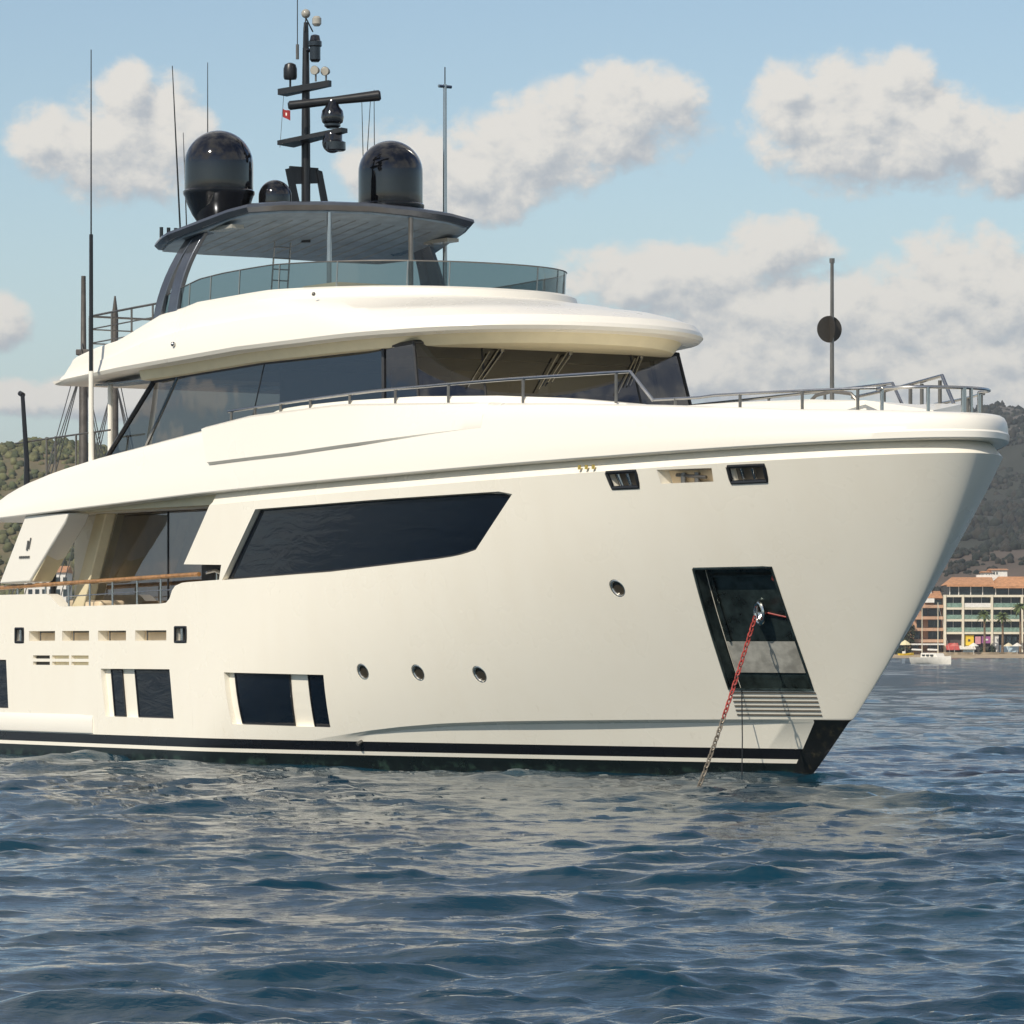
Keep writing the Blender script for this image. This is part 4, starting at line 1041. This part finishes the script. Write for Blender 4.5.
c = n.mix(n.mr(n.m('ADD', sp.outputs[1], n.m('MULTIPLY', n.noise(tc, .02, 4), 300)), 1440, 1620, 1, 0), c, bare)
n.put(p.inputs['Base Color'], c); p.inputs['Roughness'].default_value = .95
terr('hills', np.linspace(-150, 900, 110), np.linspace(930, 3800, 120), zrm, HR)
# woods: many small ragged crowns, one object of stuff per hill
def ico(SUBD):
    bm = bmesh.new(); bmesh.ops.create_icosphere(bm, subdivisions=SUBD, radius=1)
    v = np.array([q.co[:] for q in bm.verts]); f_ = np.array([[q.index for q in t.verts] for t in bm.faces]); bm.free(); return v, f_
I1, I2 = ico(1), ico(2)
def wood(name, spots, mats, seed, base):
    IV, IF = base
    rng = np.random.RandomState(seed); vs = []; fs = []; mi = []; k = 0
    shapes = []
    for q in range(10):
        r_ = 1+.55*(rng.rand(len(IV))-.5); sh = IV*r_[:, None]; shapes.append(sh)
    for x, y, z, r, hgt in spots:
        sh = shapes[rng.randint(10)]; th = rng.rand()*6.28; c_, s_ = cos(th), sin(th)
        v = np.c_[(sh[:,0]*c_-sh[:,1]*s_)*r, (sh[:,0]*s_+sh[:,1]*c_)*r, sh[:,2]*hgt]+[x, y, z+hgt*.55]
        vs.append(v); fs.append(IF+k); mi.append(np.full(len(IF), rng.randint(len(mats)))); k += len(IV)
    V = np.concatenate(vs); Fq = np.concatenate(fs); M_ = np.concatenate(mi)
    me = bpy.data.meshes.new(name); me.from_pydata(V.tolist(), [], Fq.tolist()); me.polygons.foreach_set('material_index', M_.astype(np.int32)); me.polygons.foreach_set('use_smooth', np.ones(len(Fq), bool)); me.update()
    return obj(name, me, mats)
LG = [mat('leaf_%s' % a, c_, .9, var=.25, vscale=.5) for a, c_ in (('olive', (.115,.12,.05)), ('pine', (.075,.09,.04)), ('light', (.14,.14,.062)))]
DG = [mat('far_leaf_%s' % a, c_, .95, var=.25, vscale=.2) for a, c_ in (('dark', (.010,.016,.011)), ('grey', (.020,.026,.018)), ('brown', (.034,.032,.023)))]
rng = np.random.RandomState(5); sp_ = []
for i in range(16000):
    x = rng.uniform(-260, -40); y = rng.uniform(872, 1120)
    if fbm(x+50, y, .03, 3) < -.33 and rng.rand() < .6: continue
    r = rng.uniform(.5, 1.15); sp_.append((x, y, zl(x, y)-.4, r, r*rng.uniform(.75, 1.35)))
tag(wood('woodland', sp_, LG, 1, I2), 'olive green pine scrub covering the low hill on the left', 'woods', kind='stuff')
sp_ = []
for i in range(50000):
    x = rng.uniform(-20, 480); y = rng.uniform(1330, 2620)
    if fbm(x, y*.6, .012, 3) < -.12: continue
    r = rng.uniform(1.1, 2.6)*(.55+.45*rng.rand()); sp_.append((x, y, zrm(x, y)-1, r, r*rng.uniform(.8, 1.6)))
for i in range(9000):
    x = rng.uniform(60, 330); y = rng.uniform(950, 1340)
    if fbm(x, y*.5, .022, 3) < -.02: continue
    r = rng.uniform(.5, 1.5); sp_.append((x, y, zrm(x, y)-.4, r, r*rng.uniform(.7, 1.2)))
tag(wood('woodland', sp_, DG, 2, I1), 'dark grey green forest on the mountain behind the bow', 'woods', kind='stuff')

# ================================================================ WATERFRONT
DY = 872.; K = DY/4300
def wx(px): return (px-512)*K
def wz(py): return 2+(648-py)*K
STUCCO = mat('cream_stucco', (.72, .66, .52), .8, var=.06, vscale=.4); ORANGE = mat('orange_render', (.50, .31, .20), .8, var=.1, vscale=.4)
TILE = mat('terracotta_tiles', (.54, .27, .13), .8, var=.15, vscale=1.5); WINB = mat('window_dark', (.03, .045, .05), .15, var=.3)
BALG = mat('balcony_glass', (.22, .33, .27), .15, var=.2); PLAST = mat('white_plaster', (.75, .73, .68), .8); SHADEC = mat('shop_dark', (.06, .055, .05), .6)
YEL = mat('yellow_sign', (.80, .55, .04), .5); PUR = mat('purple_sign', (.30, .10, .26), .5); PINK = mat('pink_sign', (.62, .30, .34), .5)
LBLUE = mat('pale_blue_panel', (.45, .58, .66), .5); REDA = mat('red_awning', (.50, .09, .08), .7); LEAF = mat('palm_leaf', (.13, .17, .05), .6, var=.3); BARK = mat('palm_bark', (.22, .15, .09), .9, var=.3)
SHRUB = mat('shrub_leaf', (.035, .05, .022), .8, var=.3, vscale=1)
def bxp(mb, x0, x1, y0, y1, d0, d1):                    # facade pixels to a box, d = metres behind the facade plane
    return mb.box((min(wx(x0), wx(x1)), DY+d0, min(wz(y0), wz(y1))), (max(wx(x0), wx(x1)), DY+d1, max(wz(y0), wz(y1))))
ap = thing('apartment_building', 'cream framed apartment block with terracotta roof, penthouse and shops at the shore', 'building', (wx(990), DY, .7))
def bpart(name, m, mb, parent=ap, bevel=0):
    o = mb.build(name, m, parent); o.data.transform(Matrix.Translation(-Vector(parent_loc(parent)))); return o
def parent_loc(q):
    l_ = Vector(q.location)
    while q.parent: q = q.parent; l_ = l_+Vector(q.location)
    return l_
bpart('wall', STUCCO, bxp(MB(), 946, 1085, 596, 657, 1.9, 14))
cols = [945, 963, 992, 1022, 1052, 1084]; rowsy = [596, 608.5, 620.3, 633]
fr = MB()
for i, x_ in enumerate(cols): bxp(fr, x_-1.1, x_+1.1, 594.8, 657, -.15 if i else -.2, 1.95)
for y_ in rowsy:
    for a, b_ in zip(cols, cols[1:]): bxp(fr, a+1.1, b_-1.1, y_-1.1, y_+1.1, 0, 1.92)
bpart('facade_frame', STUCCO, fr)
random.seed(3)
for (a, b_) in zip(cols, cols[1:]):
    for (t, u_) in zip(rowsy, rowsy[1:]):
        o = bpart('window', WINB, bxp(MB(), a+1.2, b_-1.2, t+1.2, u_-1.2, 1.7, 1.88))
        q = bxp(MB(), a+1.2, b_-1.2, u_-5.5, u_-1.3, .1, .16)
        bpart('balcony_glass', BALG if random.random() < .75 else PLAST, q)
        mm = MB(); nn_ = 3 if b_-a > 20 else 2
        for k in range(1, nn_): x_ = a+(b_-a)*k/nn_; bxp(mm, x_-.35, x_+.35, t+1.2, u_-1.2, 1.6, 1.72)
        fo = bpart('window_bar', PLAST, mm)
        if random.random() < .6:
            x_ = random.uniform(a+4, b_-7); bpart('balcony_furniture', PLAST, bxp(MB(), x_, x_+random.uniform(2, 4), u_-4.5, u_-1.2, .5, 1.1))
bpart('penthouse', WINB, bxp(MB(), 950, 1082, 586.5, 595.5, 2.6, 12))
pp = MB()
for x_ in (951, 960, 972, 984, 997, 1010, 1024, 1040, 1060): bxp(pp, x_-.4, x_+.4, 586.5, 595.5, 2.4, 2.65)
bpart('penthouse_frame', PLAST, pp)
def roofbox(x0, x1, ye, yr, d):
    return MB().prism([(wx(x0), DY+d, wz(ye)), (wx(x1), DY+d, wz(ye)), (wx(x1), DY+d, wz(ye)-.35), (wx(x0), DY+d, wz(ye)-.35)], (0, .3, 0)).add(
        [(wx(x0), DY+d+.01, wz(ye)+.02), (wx(x1), DY+d+.01, wz(ye)+.02), (wx(x1), DY+d+6.5, wz(yr)), (wx(x0+8), DY+d+6.5, wz(yr)), (wx(x0), DY+d+13, wz(ye)), (wx(x1), DY+d+13, wz(ye))], [(0,1,2,3), (0,3,4), (3,2,5,4), (1,5,2)])
bpart('roof', TILE, roofbox(947.5, 996, 584.8, 576.5, 1.2)); bpart('roof', TILE, roofbox(994, 1087, 586.5, 576, .5))
for a, b_, t in ((981, 1001, 574.2), (1004, 1012, 574.8)): bpart('chimney', PLAST, bxp(MB(), a, b_, t, 578, 8, 9.5))
# ground floor: shops
bpart('shop_front', SHADEC, bxp(MB(), 947, 1082, 634.2, 656, 1.2, 1.86))
for a, b_, t, u_, m_ in ((964.8, 974, 635, 645.5, YEL), (982, 992.2, 636, 643.2, PUR), (975.5, 981, 636.5, 644, PINK), (993.5, 999, 635, 652, PLAST)):
    o = bpart('signboard', m_, bxp(MB(), a, b_, t, u_, .5, .75))
    mk = MB(); bxp(mk, a+(b_-a)*.38, a+(b_-a)*.62, t+(u_-t)*.4, t+(u_-t)*.62, .46, .495)
    if m_ in (YEL, PUR): bpart('sign_mark', SHADEC if m_ == YEL else PLAST, mk, ap)
for x_ in (1001, 1007, 1012.5): bpart('shop_window', WINB, bxp(MB(), x_, x_+4.6, 636, 644, .6, 1.0))
bpart('shop_wall', LBLUE, bxp(MB(), 1000, 1020, 645, 653, .7, 1.15)); bpart('shop_kiosk', LBLUE, bxp(MB(), 962.5, 974, 649, 656, -.8, .9))
bpart('awning', REDA, MB().prism([(wx(945.5), DY-2.2, wz(649)), (wx(945.5), DY+1.1, wz(643)), (wx(945.5), DY+1.1, wz(644)), (wx(945.5), DY-2.2, wz(650))], (wx(958.5)-wx(945.5), 0, 0)))
bpart('awning', PLAST, MB().prism([(wx(959), DY-1.6, wz(648.5)), (wx(959), DY+1.1, wz(645.5)), (wx(959), DY+1.1, wz(646.2)), (wx(959), DY-1.6, wz(649.4))], (wx(975)-wx(959), 0, 0)))
# stepped orange block
ob = thing('apartment_building', 'stepped orange apartment block with brown balconies just right of the bow', 'building', (wx(930), DY, .7))
bpart('wall', ORANGE, bxp(MB(), 912, 943.5, 618, 657, 3, 15), ob); bpart('upper_wall', ORANGE, bxp(MB(), 921, 943.5, 597, 618, 3.02, 14), ob)
bpart('roof', TILE, MB().prism([(wx(926), DY+2, wz(598)), (wx(926), DY+8, wz(590.5)), (wx(926), DY+14, wz(598))], (wx(944)-wx(926), 0, 0)), ob)
for k, (y_, x0) in enumerate(((606.5, 921), (618, 916), (629.5, 913.5), (641, 912))):
    bpart('balcony', ORANGE, bxp(MB(), x0-1, 943.8, y_-1.6, y_+1.4, .9, 2.98), ob)
    for a, b_ in ((x0+2, x0+8), (929.5, 942)):
        bpart('window', WINB, bxp(MB(), a, b_, y_+2, y_+9.3, 2.7, 2.98), ob)
bpart('terrace_wall', PLAST, bxp(MB(), 925.5, 935, 598.3, 602.5, 1.2, 2.9), ob); bpart('window', WINB, bxp(MB(), 935.5, 943, 599.5, 604.5, 2.75, 3.0), ob)
bpart('stairs_tower', PLAST, bxp(MB(), 931, 934.5, 587.5, 597, 6, 9), ob)
bpart('canopy', PLAST, bxp(MB(), 909, 943, 643.5, 645, -2, .8), ob)
# small white houses higher up the slope
for k, (a, b_, t, u_, lab) in enumerate(((1006, 1013.5, 569, 578, 'small white house behind the terracotta roof, left of its taller neighbour'), (1014, 1030, 566.5, 578, 'taller white house standing behind the terracotta roof at the right edge'))):
    wh = thing('white_house', lab, 'house', (wx(a), DY+40, wz(u_)), group='white houses behind the shore')
    bpart('wall', PLAST, bxp(MB(), a, b_, t, u_+4, 40, 48), wh); bpart('roof', TILE, MB().prism([(wx(a)-.3, DY+39.6, wz(t)), (wx(a)-.3, DY+44, wz(t-1.8)), (wx(a)-.3, DY+48.4, wz(t))], (wx(b_)-wx(a)+.6, 0, 0)), wh)
    for q in range(2): bpart('window', WINB, bxp(MB(), a+1.5+3*q, a+2.8+3*q, t+2, t+4.5, 39.9, 40.1), wh)
# white house on the left shore, seen through the yacht's aft deck
wh = thing('white_house', 'white house on the left shore seen through the opening of the aft deck', 'house', (wx(40), DY+4, .7))
bpart('wall', PLAST, bxp(MB(), 22, 64, 572, 658, 4, 16), wh); bpart('roof', TILE, MB().prism([(wx(21), DY+3.5, wz(572)), (wx(21), DY+10, wz(565)), (wx(21), DY+16.5, wz(572))], (wx(65)-wx(21), 0, 0)), wh)
for y_ in (577, 589):
    for x_ in range(26, 62, 7): bpart('window', WINB, bxp(MB(), x_, x_+4, y_, y_+7, 3.9, 4.1), wh)
# palms
def palm(px, py, r, lab, seed):
    rr_ = random.Random(seed); zt = wz(py); x_, y_ = wx(px), DY-6
    t = thing('palm_tree', lab, 'palm', (x_, y_, .7), group='palms on the promenade')
    tr = MB().tube([(0, 0, 0), (.08, 0, (zt-.7)*.5), (.02, 0, zt-.7)], [.30, .22, .20], 8); tr.build('trunk', BARK, t)
    cr = MB()
    for i in range(46):
        th = rr_.uniform(0, 6.28); el_ = rr_.uniform(-.5, 1.25); L_ = r*rr_.uniform(.75, 1.15); pts_ = []
        for j in range(6):
            s = j/5; d_ = L_*s; drop = -.55*L_*s*s; pts_.append(Vector((cos(th)*cos(el_)*d_, sin(th)*cos(el_)*d_, zt-.7+sin(el_)*d_+drop)))
        side = Vector((-sin(th), cos(th), 0)); w_ = [.04, .16, .22, .2, .12, .02]
        cr.loft([[q-side*w*1.0-Vector((0,0,w*.6)) for q, w in zip(pts_, w_)], pts_, [q+side*w-Vector((0,0,w*.6)) for q, w in zip(pts_, w_)]])
    cr.build('crown', LEAF, t, recalc=False)
palm(981, 614.5, 1.9, 'palm in front of the yellow and purple signs, leftmost of the three', 1); palm(999, 616, 1.9, 'middle palm in front of the pale blue shop wall', 2); palm(1016.6, 607, 2.1, 'tallest palm at the right edge, with the highest crown', 3)
# shrubs and a dark tree at the shore
def leafy(name, lab, cat, px0, px1, y0, y1, n_, m_, dy, seed, trunk=False, grp=None):
    rr_ = random.Random(seed); cx, w_ = wx((px0+px1)/2), abs(wx(px1)-wx(px0))/2; z0, z1 = wz(y1), wz(y0)
    t = thing(name, lab, cat, (cx, DY+dy, .7), group=grp)
    mb = MB()
    for i in range(n_):
        while True:
            q = Vector((rr_.uniform(-1, 1), rr_.uniform(-1, 1), rr_.uniform(-1, 1)))
            if .25 < q.length < 1: break
        c_ = Vector((q.x*w_, q.y*w_, (z0+z1)/2-.7+q.z*(z1-z0)/2)); s_ = rr_.uniform(.16, .34)
        a_ = Vector((rr_.gauss(0,1), rr_.gauss(0,1), rr_.gauss(0,1))).normalized(); b_ = a_.orthogonal().normalized()
        mb.add([c_+a_*s_, c_+b_*s_*.6, c_-a_*s_, c_-b_*s_*.6], [(0,1,2,3)])
    mb.build('crown', m_, t, recalc=False)
    st = MB()
    for k in range(3): st.tube([(0, 0, -.1), (w_*.3*(k-1), .1, (z0+z1)/2-.7)], [.16, .05], 6)
    st.build('trunk', BARK, t)
leafy('broadleaf_tree', 'dark tree at the shore tight against the bow, left of the orange block', 'tree', 900, 915, 618, 651, 900, SHRUB, -1, 4, True)
for a, b_, t_, lab in ((977.5, 985, 647, 'round dark bush under the pink sign'), (985.5, 993.5, 645.5, 'larger dark bush under the purple sign')):
    leafy('shrub', lab, 'bush', a, b_, t_, 657, 320, SHRUB, -4, int(a), grp='bushes before the shops')
leafy('shrub', 'low dark hedge under the white parasol beside the bow', 'bush', 890, 910, 648, 656, 300, SHRUB, -6, 9)
# parasol, pedal boat, beach wall
pr_ = thing('parasol', 'cream beach parasol on the shore close to the bow', 'parasol', (wx(901), DY-9, .6))
MB().lathe([(1.35, 2.0), (1.33, 2.08), (.7, 2.6), (.05, 3.0)], 0, 0, 8).build('canopy', mat('parasol_cloth', (.72,.64,.40), .8), pr_, angle=10); MB().tube([(0,0,0),(0,0,2.9)], .04, 6).build('pole', PLAST, pr_)
def smallhull(L_, Bm, h_, sheer=.25):
    rws = []
    for i in range(15):
        s = i/14; x_ = L_*(s-.5); b_ = Bm/2*(1-max(0, (s-.45)/.55)**2.2)*(.82+.18*min(1, s*4)); z1 = h_+sheer*max(0, s-.4)**2*2
        b_ = max(b_, .02); rws.append([(x_, -b_, z1), (x_+.06*s, -b_*.86, h_*.35), (x_-.1*s, -b_*.45, -.25), (x_-.1*s, b_*.45, -.25), (x_+.06*s, b_*.86, h_*.35), (x_, b_, z1), (x_, b_*.9, z1-.06), (x_, -b_*.9, z1-.06)])
    return MB().loft(rws, close=True, cap0=True, cap1=True)
for k, (px_, dy_, cc_, lab) in enumerate(((951, -7, (.55,.16,.13), 'faded red parasol before the red awning'), (969, -9, (.72,.70,.62), 'white parasol in front of the pale blue kiosk'), (1004, -8, (.66,.58,.40), 'sand coloured parasol by the pale blue shop wall'), (1012, -9, (.72,.68,.60), 'off white parasol nearest the right hand palm'))):
    q_ = thing('parasol', lab, 'parasol', (wx(px_), DY+dy_, .6), group='parasols along the beach')
    MB().lathe([(1.05, 1.75), (1.03, 1.82), (.5, 2.2), (.05, 2.45)], 0, 0, 8).build('canopy', mat('cloth_%s' % 'abcd'[k], cc_, .8), q_, angle=10); MB().tube([(0,0,0),(0,0,2.4)], .04, 6).build('pole', PLAST, q_)
pb_ = thing('pedal_boat', 'yellow pedal boat drawn up on the sand below the parasol', 'pedal boat', (wx(900), DY-14, .35), .3)
smallhull(3.2, 1.5, .55).build('hull', YEL, pb_); MB().box((-.7, -.55, .5), (-.35, .55, 1.0)).build('seat', PLAST, pb_, bevel=.06)
# white ketch at anchor and its dinghy
kd = 530.; kx = (933-512)*kd/4300
kt = thing('sailing_ketch', 'small white two masted sailing boat anchored just off the waterfront', 'sailing boat', (kx, kd, 0), R(-58))
KW = mat('ketch_white', (.78, .74, .66), .4)
smallhull(7.2, 2.3, .85).build('hull', KW, kt, angle=50)
cb = MB().prism([(-1.6,-.75,.8),(1.5,-.55,.85),(1.1,-.5,1.35),(-1.6,-.68,1.4)], (0, 1.3, 0)); o = cb.build('cabin', KW, kt, bevel=.05)
for k in range(3): MB().box((-1.2+.8*k, -.80, 1.02), (-.75+.8*k, -.62, 1.2)).build('window', WINB, o)
for x_, h__ in ((1.0, 7.6), (-2.2, 6.9)):
    o = MB().tube([(x_, 0, .8), (x_, 0, h__)], [.07, .05], 8).build('mast', mat('spar_cream', (.70,.62,.46), .5) if x_ > 0 else MATS['spar_cream'], kt)
    MB().tube([(x_, 0, 1.75), (x_-2.0, 0, 1.8)], .12, 8).build('boom', KW, o)
rg = MB()
for a_, b_ in (((1,0,7.5),(3.5,0,1.1)), ((1,0,7.5),(.4,1,.9)), ((1,0,7.5),(.4,-1,.9)), ((-2.2,0,6.8),(-3.4,0,.9)), ((1,0,7.5),(-2.2,0,6.8))): rg.tube([a_, b_], .012, 4)
rg.build('rigging', DSTEEL, kt)
dg_ = thing('dinghy', 'little grey dinghy floating beside the white sailing boat', 'dinghy', ((914-512)*560/4300, 560, 0), R(20))
smallhull(3.0, 1.4, .6).build('hull', mat('dinghy_grey', (.20,.24,.28), .5), dg_); MB().box((-.5,-.6,.35),(-.2,.6,.45)).build('thwart', BARK, dg_)
# low stone sea wall
sw = thing('sea_wall', 'low sandy stone wall along the beach in front of the shops', 'wall', (wx(985), DY-8, .6))
MB().box((-12, -.3, -.3), (22, .3, .55)).build('wall_body', mat('sea_stone', (.36,.29,.20), .9, var=.3, vscale=.6), sw)

# ================================================================ GULET BEHIND THE YACHT
gl = thing('sailing_gulet', 'wooden two masted sailing vessel mostly hidden behind the yacht, its dark masts showing at left', 'sailing vessel', (-14.5, 150, 0), R(82))
GW = mat('gulet_wood', (.20, .11, .05), .4, var=.2, vscale=4); GWH = mat('gulet_white', (.76, .73, .66), .45); MST = mat('weathered_mast', (.085, .075, .065), .55, var=.2)
smallhull(23, 5.6, 1.9, .8).build('hull', GW, gl, angle=50)
dk = MB().box((-8.5, -1.9, 1.7), (2.0, 1.9, 2.55)).build('deckhouse', GWH, gl, bevel=.1)
for k in range(6): MB().box((-8+1.55*k, -1.95, 2.0), (-7.1+1.55*k, 1.95, 2.35)).build('window', WINB, dk)
def gm2(px, Y_, ytop, r0, r1):
    wxx = (px-512)*Y_/4300; ztop_ = 2+(648-ytop)*Y_/4300
    d_ = Vector((wxx+14.5, Y_-150)); c_, s_ = cos(-R(82)), sin(-R(82))
    lx, ly = d_.x*c_-d_.y*s_, d_.x*s_+d_.y*c_
    return lx, ly, ztop_
m1 = gm2(83.5, 146, 276, 0, 0); m2 = gm2(115, 153, 296, 0, 0)
o1 = MB().tube([(m1[0], m1[1], 1.5), (m1[0], m1[1], m1[2]-2.6), (m1[0], m1[1], m1[2]-2.5), (m1[0], m1[1], m1[2])], [.18, .15, .10, .08], 12).build('mast', MST, gl)
MB().box((m1[0]-.22, m1[1]-.22, m1[2]-2.7), (m1[0]+.22, m1[1]+.22, m1[2]-2.5)).build('masthead', MST, o1, bevel=.03)
o2 = MB().tube([(m2[0], m2[1], 1.5), (m2[0], m2[1], m2[2]-.7), (m2[0], m2[1], m2[2])], [.14, .12, .03], 12).build('mast', MST, gl)
rg = MB()
for m_ in (m1, m2):
    for dx in (-3.2, -1.2, 1.2): 
        for sy in (-2.3, 2.3): rg.tube([(m_[0], m_[1], m_[2]*.8), (m_[0]+dx*.6, m_[1]*.2+sy, 2.0)], .018, 4)
rg.tube([(m1[0], m1[1], m1[2]*.85), (m1[0]-9, 0, 2.4)], .018, 4); rg.tube([(m2[0], m2[1], m2[2]*.85), (m2[0]+9, 0, 2.4)], .018, 4)
rg.build('rigging', DSTEEL, gl)

# ================================================================ HAZE
HZ = bpy.data.materials.new('haze_air'); HZ.use_nodes = True
hn = HZ.node_tree; hn.nodes.remove(hn.nodes['Principled BSDF'])
pv = hn.nodes.new('ShaderNodeVolumePrincipled'); pv.inputs['Color'].default_value = (.82, .9, 1, 1); pv.inputs['Density'].default_value = .00010; pv.inputs['Anisotropy'].default_value = .2
hn.links.new(pv.outputs[0], hn.nodes['Material Output'].inputs['Volume'])
tag(MB().box((-5200, -900, -3), (6200, 15200, 260)).build('haze', HZ), kind='stuff')
